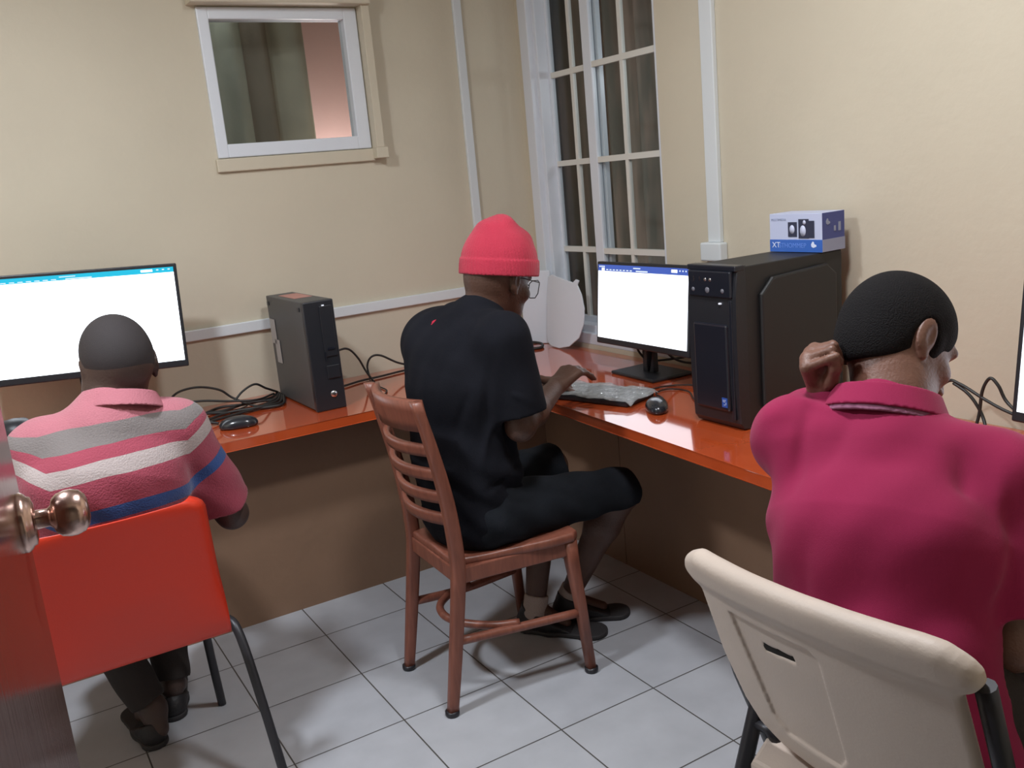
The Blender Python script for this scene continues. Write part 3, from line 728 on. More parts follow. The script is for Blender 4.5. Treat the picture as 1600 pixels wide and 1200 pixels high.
cable([(-.19, -.90, .80), (-.17, -.90, .755), (-.15, -.93, .73), (-.09, -1.0, .735), (-.05, -1.08, .75), (-.04, -1.2, .72)], .004, 'black cable hanging behind the monitor beside the tower')
cable([(-.17, -1.0, .80), (-.12, -1.03, .74), (-.08, -1.10, .73), (-.05, -1.2, .76), (-.04, -1.35, .70)], .004, 'second black cable sagging behind the monitor beside the tower')
cable([(-.415, -1.275, Z+.012), (-.36, -1.24, Z+.004), (-.33, -1.17, Z+.004), (-.27, -1.16, Z+.004), (-.25, -1.23, Z+.004), (-.31, -1.33, Z+.004), (-.33, -1.44, Z+.004), (-.30, -1.47, Z+.004)], .0022, 'thin mouse lead looping in front of the tower computer')
cable([(-.40, -1.19, Z+.006), (-.33, -1.12, Z+.004), (-.22, -1.14, Z+.004), (-.16, -1.25, Z+.004), (-.10, -1.45, Z+.005)], .0022, 'thin keyboard lead running toward the wall')
cable([(-.12, -1.96, Z+.05), (-.12, -2.03, .807), (-.12, -2.067, .808), (-.12, -2.133, .779), (-.12, -2.193, .758), (-.13, -2.30, .74)], .004, 'dark cable rising from behind the head of the man in the raspberry polo')
cable([(-.12, -2.05, .808), (-.12, -2.085, .79), (-.12, -2.11, .765), (-.12, -2.13, .73), (-.15, -2.16, Z+.006)], .004, 'dark cable dropping behind the shoulder of the man in the raspberry polo')
cable([(-.13, -2.11, Z+.006), (-.12, -2.118, .74), (-.12, -2.125, .80), (-.12, -2.143, .833), (-.12, -2.164, .818), (-.12, -2.19, .778), (-.15, -2.28, .74)], .004, 'dark cable forming a tall loop beside the right edge monitor')

# ------------------------------------------------------------------ door with knob
ed = V3(-2.125, -2.295, 0); ang = math.atan2(.995, .098)+radians(.5)
dd = V3(cos(ang), sin(ang), 0); dn = V3(dd[1], -dd[0], 0)
DM = frame_M(ed, -dd, dn, (0, 0, 1))      # local x: back from the latch edge; y: out of the seen face
dr = empty('door_1', tuple(ed), 'reddish brown varnished door standing open at the left edge', kind='structure')
m = MB(); m.box((.50, -.02, 1.025), (1.0, .04, 2.03), bev=.002); m.build('door_leaf', M_door, dr, M=DM)
KZ = 1.098
kn = empty('door_knob', (0, 0, 0)); kn.parent = dr; bpy.data.objects.remove(kn)
KM2 = DM @ Matrix.Translation((.06, 0, KZ)) @ Matrix.Rotation(-pi/2, 4, 'X')
m = MB(); m.lathe([(.031, 0), (.0315, .003), (.029, .007), (.026, .009), (.025, .012), (.018, .014), (.010, .0145)], KM2, 40)
ros = m.build('knob_rosette', M_knob, dr)
m = MB(); m.lathe([(.0105, .012), (.0100, .016), (.0095, .026), (.012, .029), (.018, .031), (.0225, .036), (.0245, .044), (.0245, .050), (.022, .058), (.016, .063), (.008, .065), (0, .0653)], KM2, 40)
m.build('door_knob', M_knob, dr)['label'] = 'round brushed metal door knob'

# ------------------------------------------------------------------ wooden chair
wc = empty('dining_chair', (-1.02, -1.20, 0), 'reddish wooden chair with curved ladder back under the man in the red beanie', 'chair')
WM = Matrix.Translation((-1.02, -1.20, 0)) @ Matrix.Rotation(radians(-2), 4, 'Z')
def sq(mm, pts, wx, wy, bev=.006):
    """post of rounded rectangular section along pts (mostly vertical); wx, wy lists"""
    n = 12; rings = []
    for (x, y, z), a, b in zip(pts, wx, wy):
        ring = []
        for k in range(n):
            t = 2*pi*(k+.5)/n; c, s = cos(t), sin(t); e = .45
            ring.append(mm.bm.verts.new((x+a*math.copysign(abs(c)**e, c), y+b*math.copysign(abs(s)**e, s), z)))
        rings.append(ring)
    for i in range(len(rings)-1):
        for k in range(n):
            f = mm.bm.faces.new((rings[i][k], rings[i][(k+1) % n], rings[i+1][(k+1) % n], rings[i+1][k])); f.smooth = True
    mm.bm.faces.new(rings[0][::-1]); mm.bm.faces.new(rings[-1])
for sy in (-1, 1):
    m = MB(); y = .150*sy
    pts = bez([(-.205, y, 0), (-.178, y, .16), (-.150, y, .34), (-.142, y, .44), (-.155, y*1.03, .60), (-.185, y*1.06, .76), (-.212, y*1.08, .875)], 4)
    n_ = len(pts); m_ = m; sq(m, pts, [.014+.006*sin(pi*min(1, i/n_*1.15)) for i in range(n_)], [.0145]*n_)
    lg = m.build('leg', M_wood, wc, smooth=True, M=WM); lg['label'] = 'rear leg rising into the back post'
    m = MB(); m.lathe([(0, 0), (.0175, 0), (.0195, .004), (.0195, .014), (0, .015)], WM @ Matrix.Translation((-.205, y, -.0005))); m.build('leg_cap', M_black, lg)
    m = MB(); y = .187*sy
    pts = [(.215, y*1.05, 0), (.200, y, .22), (.188, y*.97, .34), (.185, y*.96, .405)]
    sq(m, pts, [.013, .016, .019, .020], [.013, .015, .017, .018])
    lg = m.build('leg', M_wood, wc, smooth=True, M=WM); lg['label'] = 'front leg'
    m = MB(); m.lathe([(0, 0), (.0175, 0), (.0195, .004), (.0195, .014), (0, .015)], WM @ Matrix.Translation((.215, y*1.05, -.0005))); m.build('leg_cap', M_black, lg)
# seat, saddle shaped
sp = [(-.150, -.135), (.12, -.198), (.19, -.203), (.212, -.185), (.222, -.09), (.224, 0), (.222, .09), (.212, .185), (.19, .203), (.12, .198), (-.150, .135)]
pf = poly2d(sp)
def seatf(P):
    dd = pf(P[:, :2]); z = P[:, 2]; top = .432-.012*np.exp(-((P[:, 0]+.02)/.13)**2-(np.abs(P[:, 1])-.08)**2/.006)+.006*np.clip(P[:, 0]/.2, 0, 1)**2*0
    e = np.maximum(dd+.010, 0); dz = np.maximum(z-(top-.010), (.404+.008)-z); e2 = np.maximum(dz, 0)
    return np.where((dd+.01 < 0) & (dz < 0), np.maximum(dd+.01, dz), np.sqrt(e*e+e2*e2))-.009
Pq, Fq = surface(seatf, (-.2, -.25, .37), (.27, .25, .47), .004)
me = bpy.data.meshes.new('seat'); me.from_pydata(Pq.tolist(), [], Fq.tolist()); me.transform(WM); link('seat', me, wc, M_wood, True)
m = MB()
def bar(mm, p, q_, w, h, bev=.004):
    p = Vector(p); q_ = Vector(q_); d = q_-p; L_ = d.length; ex = d.normalized(); ez = Vector((0, 0, 1)); ey = ez.cross(ex).normalized(); ez = ex.cross(ey)
    r = bmesh.ops.create_cube(mm.bm, size=1.); vs = r['verts']; bmesh.ops.scale(mm.bm, vec=(L_, w, h), verts=vs)
    es = list({e for v in vs for e in v.link_edges}); rr = bmesh.ops.bevel(mm.bm, geom=es, offset=bev, segments=2, affect='EDGES', profile=.5)
    vs = list({v for f in rr['faces'] for v in f.verts} | {v for v in vs if v.is_valid})
    bmesh.ops.transform(mm.bm, matrix=frame_M((p+q_)/2, ex, ey, ez), verts=vs)
for s in (-1, 1): bar(m, (-.145, .145*s, .385), (.19, .182*s, .385), .020, .045)
bar(m, (.195, -.18, .385), (.195, .18, .385), .020, .045); bar(m, (-.143, -.14, .385), (-.143, .14, .385), .020, .045)
m.build('apron', M_wood, wc, M=WM)
for s in (-1, 1):
    m = MB(); m.tube(bez([(-.168, .150*s, .205), (0, .158*s, .190), (.20, .187*s, .185)], 4), .0125, 10); m.build('stretcher', M_wood, wc, M=WM)
m = MB(); m.tube(bez([(.02, -.155, .20), (-.05, -.13, .205), (-.115, -.07, .21), (-.135, 0, .21), (-.115, .07, .21), (-.05, .13, .205), (.02, .155, .20)], 6), .0115, 10)
m.build('bow_stretcher', M_wood, wc, M=WM)
def slat(z0, z1, x0, thick, hy, bow=.045):
    rows = []
    for zz in np.linspace(z0, z1, 4):
        r = []
        for i in range(17):
            t = -1+2*i/16; r.append((x0-(zz-z0)*.16-bow*(1-t*t), hy*t, zz))
        rows.append(r)
    mm = MB(); mm.grid(rows, thick); return mm
slat(.790, .872, -.190, .018, .157).build('back_rail', M_wood, wc, M=WM)['label'] = 'wide curved top rail'
for z, x in ((.722, -.180), (.655, -.170), (.590, -.158), (.528, -.150)):
    slat(z, z+.030, x, .014, .152).build('back_slat', M_wood, wc, M=WM)

# ------------------------------------------------------------------ orange chair
oc = empty('plastic_chair', (-1.965, -1.15, 0), 'orange plastic shell chair with black tube legs under the man in the striped polo', 'chair')
cx = -1.964; prof = bez([(-.925, .385), (-.93, .405), (-.96, .418), (-1.05, .408), (-1.16, .402), (-1.235, .397), (-1.272, .406), (-1.288, .435), (-1.296, .48), (-1.305, .57), (-1.322, .67), (-1.338, .750), (-1.340, .765)], 5)
rows = []
npf = len(prof)
for k, (y, z) in enumerate(prof):
    r = []; back = np.clip((z-.44)/.12, 0, 1); v = k/(npf-1)
    hw = .219-.018*np.clip((z-.40)/.33, 0, 1)
    if z > .70: hw -= .030*max(0, (z-.730)/.035)**3
    if k < 6: hw -= .02*(1-k/6)**2
    for i in range(41):
        u = -1+2*i/40; e = max(abs(u)-.90, 0)/.10
        yy = y-back*.030*(1-u*u)+back*.022*e**1.5+(0.010*back); zz = z+(1-back)*(.012*u*u+.010*e**2)*np.clip((y+1.22)/.08, 0, 1)
        if z > .73: zz -= .004*u*u
        r.append((cx+hw*u, yy, zz))
    rows.append(r)
m = MB(); m.grid(rows, .0045); m.build('seat_shell', M_orange, oc)
for s in (-1, 1):
    m = MB(); m.tube(bez([(cx+.150*s, -1.14, .375), (cx+.200*s, -1.155, .385), (cx+.232*s, -1.19, .395), (cx+.245*s, -1.235, .36), (cx+.256*s, -1.31, .205), (cx+.266*s, -1.40, .0)], 5), .0115, 10); m.build('leg', M_tube, oc)
    m = MB(); m.tube(bez([(cx+.150*s, -1.02, .392), (cx+.185*s, -.99, .380), (cx+.205*s, -.965, .345), (cx+.220*s, -.915, .17), (cx+.235*s, -.865, .0)], 5), .0115, 10); m.build('leg', M_tube, oc)
m = MB()
for s in (-1, 1): m.tube([(cx+.155*s, -1.15, .374), (cx+.155*s, -1.0, .384)], .010, 8)
m.tube([(cx-.16, -1.02, .386), (cx+.16, -1.02, .386)], .010, 8); m.tube([(cx-.16, -1.15, .372), (cx+.16, -1.15, .372)], .010, 8)
m.build('under_frame', M_tube, oc)

# ------------------------------------------------------------------ cream folding chair
fc = empty('folding_chair', (-1.0, -2.56, 0), 'cream moulded folding chair with a slotted back behind the man in the raspberry polo', 'chair')
LN = .33; o_ = V3(-1.2, -2.31, .78); eu = V3(0, -1, 0); ew = nrm((LN, 0, -1)); en = np.cross(eu, ew)   # en points away or to the camera
if en[0] > 0: en = -en
FB = np.stack([eu, ew, en], 1).astype(f32)
body2 = poly2d([(.012, .02), (.03, 0), (.455, -.015), (.470, .02), (.474, .20), (.464, .29), (.435, .328), (.38, .345), (.25, .350), (.11, .345), (.062, .328), (.034, .29), (.012, .20)])
lip2 = poly2d(chaikin([(.0, .038), (-.007, .028), (.012, .013), (.04, .001), (.25, -.018), (.42, -.021), (.455, -.016), (.478, -.004), (.489, .012), (.480, .024), (.45, .018), (.25, .008), (.04, .032)], 1))
rec2 = poly2d([(.085, .075), (.255, .060), (.268, .075), (.262, .275), (.245, .300), (.14, .300), (.115, .275)])
slot2 = poly2d([(.148, .107), (.212, .099), (.212, .113), (.148, .121)])
def fold(P):
    q = (P-o_.astype(f32))@FB; u, w, n = q[:, 0], q[:, 1], q[:, 2]; X = q[:, :2]
    cv = -.03*(1-((u-.24)/.26)**2)          # slight hollow toward the sitter's back
    n = n-cv*-1.0
    def sl(d2, t, r):
        a = np.maximum(d2+r, 0); b = np.maximum(np.abs(n)-t+r, 0); i = np.minimum(np.maximum(d2+r, np.abs(n)-t+r), 0)
        return np.sqrt(a*a+b*b)+i-r
    d = sl(body2(X), .0105, .006); d2 = sl((lip2(X)-.014)*.9, .0185, .017)
    h = np.maximum(.02-np.abs(d-d2), 0)/.02; d = np.minimum(d, d2)-h*h*.005
    rc_ = np.maximum(rec2(X)*.9, .0050-n); h = np.maximum(.004-np.abs(d+rc_), 0)/.004; d = np.maximum(d, -rc_)+h*h*.001
    d = np.maximum(d, -slot2(X))
    return d.astype(f32)
sdf_obj('backrest', fold, (-1.30, -2.86, .40), (-1.02, -2.25, .86), .0032, M_cream, fc)
slot_c = o_+eu*.18+ew*.1105+en*.0285
m = MB(); m.box((0, 0, 0), (.070, .020, .004)); m.build('slot_shade_plate', M_slot, fc, M=frame_M(slot_c, eu, ew, en))  # dark plate stands in for the shade inside the hollow slot
# seat
fs = [(-1.165, -2.39), (-1.10, -2.36), (-.80, -2.36), (-.765, -2.40), (-.755, -2.57), (-.765, -2.74), (-.80, -2.79), (-1.08, -2.775), (-1.14, -2.74)]
m = MB(); m.prism(fs, .392, .415, bev=.008); m.build('seat', M_cream, fc, recalc=True)
for y in (-2.325, -2.806):
    s = 1 if y > -2.5 else -1
    m = MB(); m.tube([(-1.185+.0, y+.0*s, .755), (-1.115, y+.004*s, .53), (-1.02, y+.006*s, .30), (-.86, y+.008*s, .0)], .0135, 10); m.build('leg', M_tube, fc)
    m = MB(); m.tube([(-1.06, y-.008*s, .52), (-1.085, y-.008*s, .47), (-1.13, y-.006*s, .34), (-1.235, y-.006*s, 0)], .0145, 10); m.build('leg', M_tube, fc)
for q_ in (((-1.10, -2.335, .43), (-1.10, -2.37, .432), (-1.09, -2.385, .40)), ((-1.19, -2.33, .14), (-1.19, -2.80, .14)), ((-.93, -2.32, .13), (-.93, -2.81, .13))):
    m = MB(); m.tube(q_, .009, 8); m.build('cross_bar', M_tube, fc)

# ------------------------------------------------------------------ people
def head_basis(yaw, pitch, roll=0):
    f = V3(cos(yaw)*cos(pitch), sin(yaw)*cos(pitch), -sin(pitch)); l = V3(-sin(yaw), cos(yaw), 0); u = np.cross(f, l)
    l2 = cos(roll)*l+sin(roll)*u; u2 = -sin(roll)*l+cos(roll)*u
    return np.stack([f, l2, u2], 1)
def head(sd, c, B, s=1., beard=False):
    c = np.array(c, float); W = lambda x, y, z: c+B@(V3(x, y, z)*s)
    E = lambda x, y, z, a, b, d: ell(W(x, y, z), (a*s, b*s, d*s), B)
    sd.add(E(-.012, 0, .030, .096, .077, .088), .03)
    sd.add(E(-.035, 0, .0, .068, .066, .062), .03)
    sd.add(E(.035, 0, -.030, .060, .060, .075), .03)
    sd.add(E(.050, 0, -.078, .040, .042, .030), .03)       # chin / jaw
    sd.add(E(.080, 0, -.092, .016, .022, .015), .02)
    sd.add(E(.078, 0, .022, .016, .052, .012), .02)         # brow
    for y in (-1, 1): sd.sub(E(.096, .032*y, .0, .016, .019, .012), .015)
    for y in (-1, 1): sd.add(E(.062, .046*y, -.028, .022, .018, .016), .02)   # cheekbone
    sd.add(rc(W(.090, 0, .012), W(.112, 0, -.030), .008*s, .011*s), .010)
    for y in (-1, 1): sd.add(E(.102, .012*y, -.036, .011, .008, .008), .006)
    sd.add(E(.093, 0, -.058, .013, .024, .007), .006); sd.add(E(.090, 0, -.070, .013, .021, .008), .006)
    for y in (-1, 1):
        eb = head_basis(0, 0)
        sd.add(E(-.008, .077*y, -.008, .018, .009, .032), .006)
        sd.add(E(-.014, .083*y, -.004, .019, .006, .031), .004)
        sd.sub(E(-.006, .091*y, -.004, .010, .007, .019), .004)
        sd.add(E(-.002, .078*y, -.036, .009, .006, .010), .005)
    return W
def eyes(c, B, parent, s=1.):
    for y in (-1, 1):
        p = np.array(c, float)+B@(V3(.073, .032*y, -.001)*s)
        mm = MB(); Mx = frame_M(p, B[:, 1], B[:, 2], B[:, 0])
        mm.lathe([(0, -.011), (.008, -.008), (.011, 0), (.0095, .006), (.0055, .0098)], Mx, 20); mm.mi = 1; mm.lathe([(.0055, .0098), (0, .0116)], Mx, 20)
        mm.build('eye', [M_eyew, M_iris], parent)
def folds(lst):
    segs = [(np.array(a, f32), np.array(b, f32), amp, w) for a, b, amp, w in lst]
    def f(P):
        r = np.zeros(len(P), f32)
        for a, b, amp, w in segs:
            ab = b-a; t = (P-a)@ab/float(ab@ab); tc_ = np.clip(t, 0, 1); o = P-a-tc_[:, None]*ab; d2 = (o*o).sum(1)
            r += amp*np.clip(.15+tc_*(1-tc_)*5, 0, 1)*np.exp(-d2/(w*w))
        return r
    return f
def patch(name, ob, c, ax, rr, mt, parent, off=.0008):
    """a printed or stitched mark lying on the cloth around point c"""
    me = ob.data; off0 = V3(0, 0, 0); p = ob.parent; loc = V3(0, 0, 0)
    while p is not None: loc = loc+np.array(p.location); p = p.parent
    loc = loc+np.array(ob.location); n = len(me.vertices); co = np.zeros(n*3, f32); me.vertices.foreach_get('co', co); co = co.reshape(-1, 3)+loc
    ax = nrm(ax); q = co-np.array(c); h_ = q@ax; lat_ = np.sqrt(np.maximum((q*q).sum(1)-h_*h_, 0)); sel = ((h_/rr[1])**2+(lat_/rr[0])**2) < 1
    vs = {}; bm = bmesh.new(); me.update()
    for f in me.polygons:
        if all(sel[i] for i in f.vertices):
            k = []
            for i in f.vertices:
                if i not in vs: vs[i] = bm.verts.new(Vector(co[i])+me.vertices[i].normal*off)
                k.append(vs[i])
            bm.faces.new(k)
    m2 = bpy.data.meshes.new(name); bm.to_mesh(m2); bm.free(); return link(name, m2, parent, mt, True)
def hand(sd, W, d, up, side, curls, spread=.10, thumb=(.5, .35, .2), s=1., tcurl=.3, fr=1., fk=1.):
    """side: unit vector toward the thumb; curls: per finger (mcp, pip, dip) radians"""
    W = np.array(W, float); d = nrm(d); up = nrm(up-np.dot(up, d)*np.array(d)); side = nrm(np.cross(up, d))*np.sign(np.dot(np.cross(up, d), side))
    lens = [(.044, .026, .020), (.048, .030, .021), (.044, .028, .021), (.034, .021, .019)]
    adv = [.088, .092, .087, .078]; lat = [.030, .010, -.011, -.031]
    k0 = []
    for i in range(4):
        K = W+(d*adv[i]+side*lat[i]-up*(.002*abs(i-1)))*s; k0.append(K)
        sd.add(rc(W+(side*lat[i]*.55+d*.004)*s, K, .0155*s, .0125*s), .014)
    for i in range(4):
        a = 0.; p = k0[i]; fd = nrm(d+side*(spread*(1.2-i)))
        for j, L_ in enumerate(lens[i]):
            a += curls[i][j]; q = p+(fd*cos(a)-up*sin(a))*L_*s
            r0, r1 = [(.0098*fr, .0088*fr), (.0086*fr, .0078*fr), (.0078*fr, .0066*fr)][j]
            if i == 3: r0 *= .88; r1 *= .88
            sd.add(rc(p, q, r0*s, r1*s), (.003 if j else .006)*fk); sd.add(rc(p, p, r0*1.05*s, r0*1.05*s), .003*fk); p = q
    if curls[0][1] > 1: sd.add(rc(W+(d*.035-up*.016)*s, W+(d*.070-up*.024)*s, .025*s, .025*s), .014)
    # thumb leaves the side of the palm
    T0 = W+(d*.022+side*.026-up*.006)*s; td = nrm(d*thumb[0]+side*thumb[1]-up*thumb[2])
    T1 = T0+td*.042*s; sd.add(rc(T0, T1, .0145*s, .0115*s), .014)
    td2 = nrm(td+d*tcurl-side*tcurl*.6); T2 = T1+td2*.032*s; sd.add(rc(T1, T2, .0105*s, .0095*s), .005)
    td3 = nrm(td2+d*tcurl-side*tcurl*.6); T3 = T2+td3*.024*s; sd.add(rc(T2, T3, .0098*s, .0078*s), .005)
def sleeve(sd, sh, el, r0, r1, frac, k=.04, wr=None):
    sh = np.array(sh, float); el = np.array(el, float); d = nrm(el-sh); L_ = np.linalg.norm(el-sh); e = sh+d*L_*frac
    f = rc(sh, sh+d*(L_*frac+.03), r0, r1); sd.add(and_(f, half(e, d)), k)
    sd.sub(and_(rc(e-d*.018, e+d*.1, r1-.013, r1-.013), half(e-d*.016, -d)), .004)
def shoe(name, heel, toe, parent, h=.075, w=.044, mt=None, lab=None):
    heel = np.array(heel, float); toe = np.array(toe, float); d = nrm((toe-heel)*V3(1, 1, 0)); l = V3(-d[1], d[0], 0); L_ = np.linalg.norm(toe-heel)
    zz = V3(0, 0, 1); s = SDF()
    s.add(ecap(heel+d*.035+zz*.035, heel+d*.10+zz*.035, l, w*.75, .035, w*.8, .035), .02)
    s.add(ecap(heel+d*.10+zz*.032, toe-d*.045+zz*.026, l, w*.85, .036, w*1.02, .026), .03)
    s.add(rc(heel+d*.045+zz*.04, heel+d*.055+zz*h, w*.72, w*.78), .02)
    s.add(rc(heel+d*.075+zz*(h*.72), toe-d*.09+zz*.040, w*.80, w*.72), .025)
    s.sub(rc(heel+d*.055+zz*(h+.0), heel+d*.06+zz*(h+.08), w*.62, w*.8), .006)
    s.cut(half(heel+zz*.012, -zz), .004); s.cut(half(heel+zz*(h+.022), zz+d*.5), .004)
    lo = np.minimum(heel, toe)-.09; hi = np.maximum(heel, toe)+.09; hi[2] = heel[2]+h+.08; lo[2] = heel[2]-.02
    o = sdf_obj(name, s, lo, hi, .0035, M_shoe, parent)
    s2 = SDF(); s2.add(ecap(heel+d*.036+zz*.009, heel+d*.11+zz*.009, l, w*.80, .034, w*.80, .035), .02); s2.add(ecap(heel+d*.11+zz*.009, toe-d*.045+zz*.009, l, w*.85, .03, w*1.06, .045), .03)
    s2.cut(half(heel+zz*.016, zz), .003); s2.cut(half(heel+zz*.0008, -zz), .002)
    sdf_obj('shoe_sole', s2, lo, hi, .0035, M_sole, o)
    return o
def bbox(pts, m_): P = np.array(pts, float); return P.min(0)-m_, P.max(0)+m_

# ===== man in the middle: red beanie, black tee =====
J = dict(pel=V3(-1.035, -1.195, .510), wst=V3(-1.065, -1.195, .66), chs=V3(-1.03, -1.195, .86), utr=V3(-.985, -1.195, .985), nk=V3(-.945, -1.195, 1.035), nk2=V3(-.905, -1.19, 1.09),
         shR=V3(-.965, -1.345, .985), elR=V3(-.950, -1.365, .752), wrR=V3(-.727, -1.210, .793), shL=V3(-.93, -1.035, .985), elL=V3(-.87, -.915, .79), wrL=V3(-.645, -.90, .745),
         hpR=V3(-1.02, -1.285, .500), knR=V3(-.570, -1.285, .452), anR=V3(-.668, -1.102, .085), hpL=V3(-1.02, -1.10, .500), knL=V3(-.67, -1.05, .50), anL=V3(-.795, -1.095, .095))
HB = head_basis(radians(14), radians(20)); HC = V3(-.872, -1.185, 1.122)
b = SDF(); lat = V3(0, 1, 0)
b.add(ecap(J['pel'], J['wst'], lat, .14, .10, .125, .09)); b.add(ecap(J['wst'], J['chs'], lat, .125, .09, .14, .10), .04); b.add(ecap(J['chs'], J['utr'], lat, .14, .10, .10, .075), .04)
b.add(rc(J['utr'], J['shR'], .055, .05), .04); b.add(rc(J['utr'], J['shL'], .055, .05), .04)
b.add(rc(J['utr']+V3(.0, 0, .0), J['nk2'], .062, .052), .03); b.add(rc(J['nk2'], HC+HB@V3(-.03, 0, -.02), .052, .055), .03)
head(b, HC, HB, .965)
for s in 'RL':
    b.add(rc(J['sh'+s], J['el'+s], .046, .037), .03); mid = J['el'+s]*.65+J['wr'+s]*.35
    b.add(rc(J['el'+s], mid, .038, .039), .02); b.add(rc(mid, J['wr'+s], .039, .025), .02)
    b.add(rc(J['hp'+s], J['kn'+s], .075, .050), .03); mid = J['kn'+s]*.7+J['an'+s]*.3+V3(-.015, 0, -.0)
    b.add(rc(J['kn'+s], mid, .052, .050), .02); b.add(rc(mid, J['an'+s], .050, .031), .03)
b.add(rc(J['anR']-V3(0, 0, .02), J['anR']+V3(.085, -.050, -.055), .026, .016), .015); b.add(rc(J['anL']-V3(0, 0, .02), J['anL']+V3(.06, -.072, -.065), .026, .016), .015)
hand(b, J['wrR'], nrm((.86, .34, .36)), V3(-.35, -.10, 1), V3(-.4, .9, 0), [(.50, .10, .06), (.58, .25, .18), (.66, .32, .2), (.62, .30, .2)], .14, (.10, 1.0, -.25), 1.0, .08)
hand(b, J['wrL'], nrm((.85, -.50, -.05)), V3(0, 0, 1), V3(-.5, -.85, 0), [(.3, .35, .3), (.35, .45, .3), (.35, .5, .3), (.35, .4, .3)], .10, (.6, .7, .2), 1.)
lo, hi = bbox(list(J.values())+[HC], .16); lo[2] = .02
P2 = sdf_obj('person', b, lo, hi, .004, M_skin); tag(P2, 'person in a red beanie and black t-shirt typing near the corner of the desk', 'person')
eyes(HC, HB, P2, .965)
t = SDF()
t.add(ecap(J['pel']+V3(-.01, 0, -.01), J['wst']+V3(.012, 0, .0), lat, .170, .122, .158, .112), .04)
t.add(ecap(J['wst']+V3(.012, 0, 0), J['chs']+V3(.0, 0, .0), lat, .158, .112, .165, .122), .05)
t.add(ecap(J['chs'], J['utr']+V3(.008, 0, -.02), lat, .168, .124, .150, .098), .05)
t.add(rc(J['utr']+V3(.0, 0, .0), J['shR']+V3(0, .01, .0), .070, .062), .05); t.add(rc(J['utr'], J['shL'], .070, .060), .05)
t.add(rc(J['utr'], J['nk']+V3(.0, 0, .000), .078, .066), .03)
t.add(ecap(J['chs']+V3(.03, 0, -.03), J['wst']+V3(.06, 0, -.03), lat, .14, .10, .13, .085), .04)   # loose front
t.add(ell((-1.055, -1.15, .955), (.085, .14, .07)), .06); t.add(ell((-1.04, -1.10, .985), (.080, .10, .070)), .05)
sleeve(t, J['shR'], J['elR']+V3(.01, 0, 0), .068, .074, .84); sleeve(t, J['shL'], J['elL'], .068, .070, .84)
for a_, b_2, r_ in (((-1.09, -1.29, .93), (-1.15, -1.22, .70), .012), ((-1.0, -1.33, .86), (-1.06, -1.31, .66), .016), ((-.98, -1.32, .84), (-.95, -1.33, .62), .014), ((-1.13, -1.24, .66), (-1.0, -1.33, .56), .014), ((-1.0, -1.335, .64), (-.93, -1.31, .56), .014), ((-1.14, -1.13, .86), (-1.16, -1.16, .62), .010)):
    t.add(rc(a_, b_2, r_, r_*.8), .035)
t.disp(folds([((-1.03, -1.39, .97), (-1.06, -1.37, .76), .006, .012), ((-1.08, -1.355, .88), (-1.13, -1.315, .74), .004, .012), ((-1.03, -1.38, .80), (-1.08, -1.355, .66), -.005, .012),
  ((-.99, -1.36, .76), (-.967, -1.339, .66), .005, .012), ((-.92, -1.33, .66), (-1.07, -1.365, .60), .006, .010), ((-.90, -1.32, .61), (-1.10, -1.34, .56), -.006, .010), ((-.96, -1.35, .57), (-1.12, -1.32, .62), .005, .010),
  ((-1.0, -1.42, .86), (-.94, -1.43, .82), -.004, .009), ((-1.10, -1.29, .99), (-1.15, -1.27, .86), -.003, .012)]))
t.disp(lambda P: .0022*np.sin(P[:, 2]*70+P[:, 0]*40+np.sin(P[:, 1]*30)*2)*np.clip((.82-P[:, 2])/.2, 0, 1)+.0012*np.sin(P[:, 1]*90+P[:, 2]*25))
t.sub(rc(J['nk2']+V3(.0, 0, -.002), J['nk2']+V3(.03, 0, .06), .054, .075), .008)
TS = sdf_obj('t_shirt', t, lo, hi, .0045, M_tee, P2)
patch('shirt_emblem', TS, (-1.086, -1.192, 1.046), (-.4, 0, -.9), (.0095, .017), mat('emblem_red', (.45, .01, .04), rough=.8), P2)['label'] = 'small red emblem'
t = SDF(); D = [J['hpR'], J['hpL']]
t.add(ecap(J['pel']+V3(.0, 0, -.015), J['pel']+V3(.01, 0, .06), lat, .160, .110, .152, .112), .04)
for s in 'RL':
    h, k_ = J['hp'+s], J['kn'+s]; d_ = nrm(k_-h); t.add(and_(rc(h, k_+d_*.05, .092, .068), half(k_+d_*.012, d_)), .03)
    t.add(rc(k_-V3(.03, 0, .0), k_-V3(.012, 0, .012), .066, .066), .02)
t.cut(half((0, 0, .4235), (0, 0, -1)), .008)
t.disp(lambda P: .0025*np.sin(P[:, 0]*55+P[:, 2]*60+np.sin(P[:, 1]*40)))
sdf_obj('shorts', t, lo, hi, .0045, M_denim, P2)
# socks and shoes
for s, hl, to in (('R', V3(-.722, -1.072, 0), V3(-.510, -1.200, 0)), ('L', V3(-.840, -1.048, 0), V3(-.650, -1.266, 0))):
    sk = SDF(); a = J['an'+s]; k_ = J['kn'+s]; d_ = nrm(k_-a); sk.add(and_(rc(a-d_*.03, a+d_*.12, .038, .038), half(a+d_*.022, d_)), .02)
    sdf_obj('sock', sk, a-.12, a+.12, .0035, M_sock, P2)
    shoe('shoe', hl, to, P2, .085, .046)
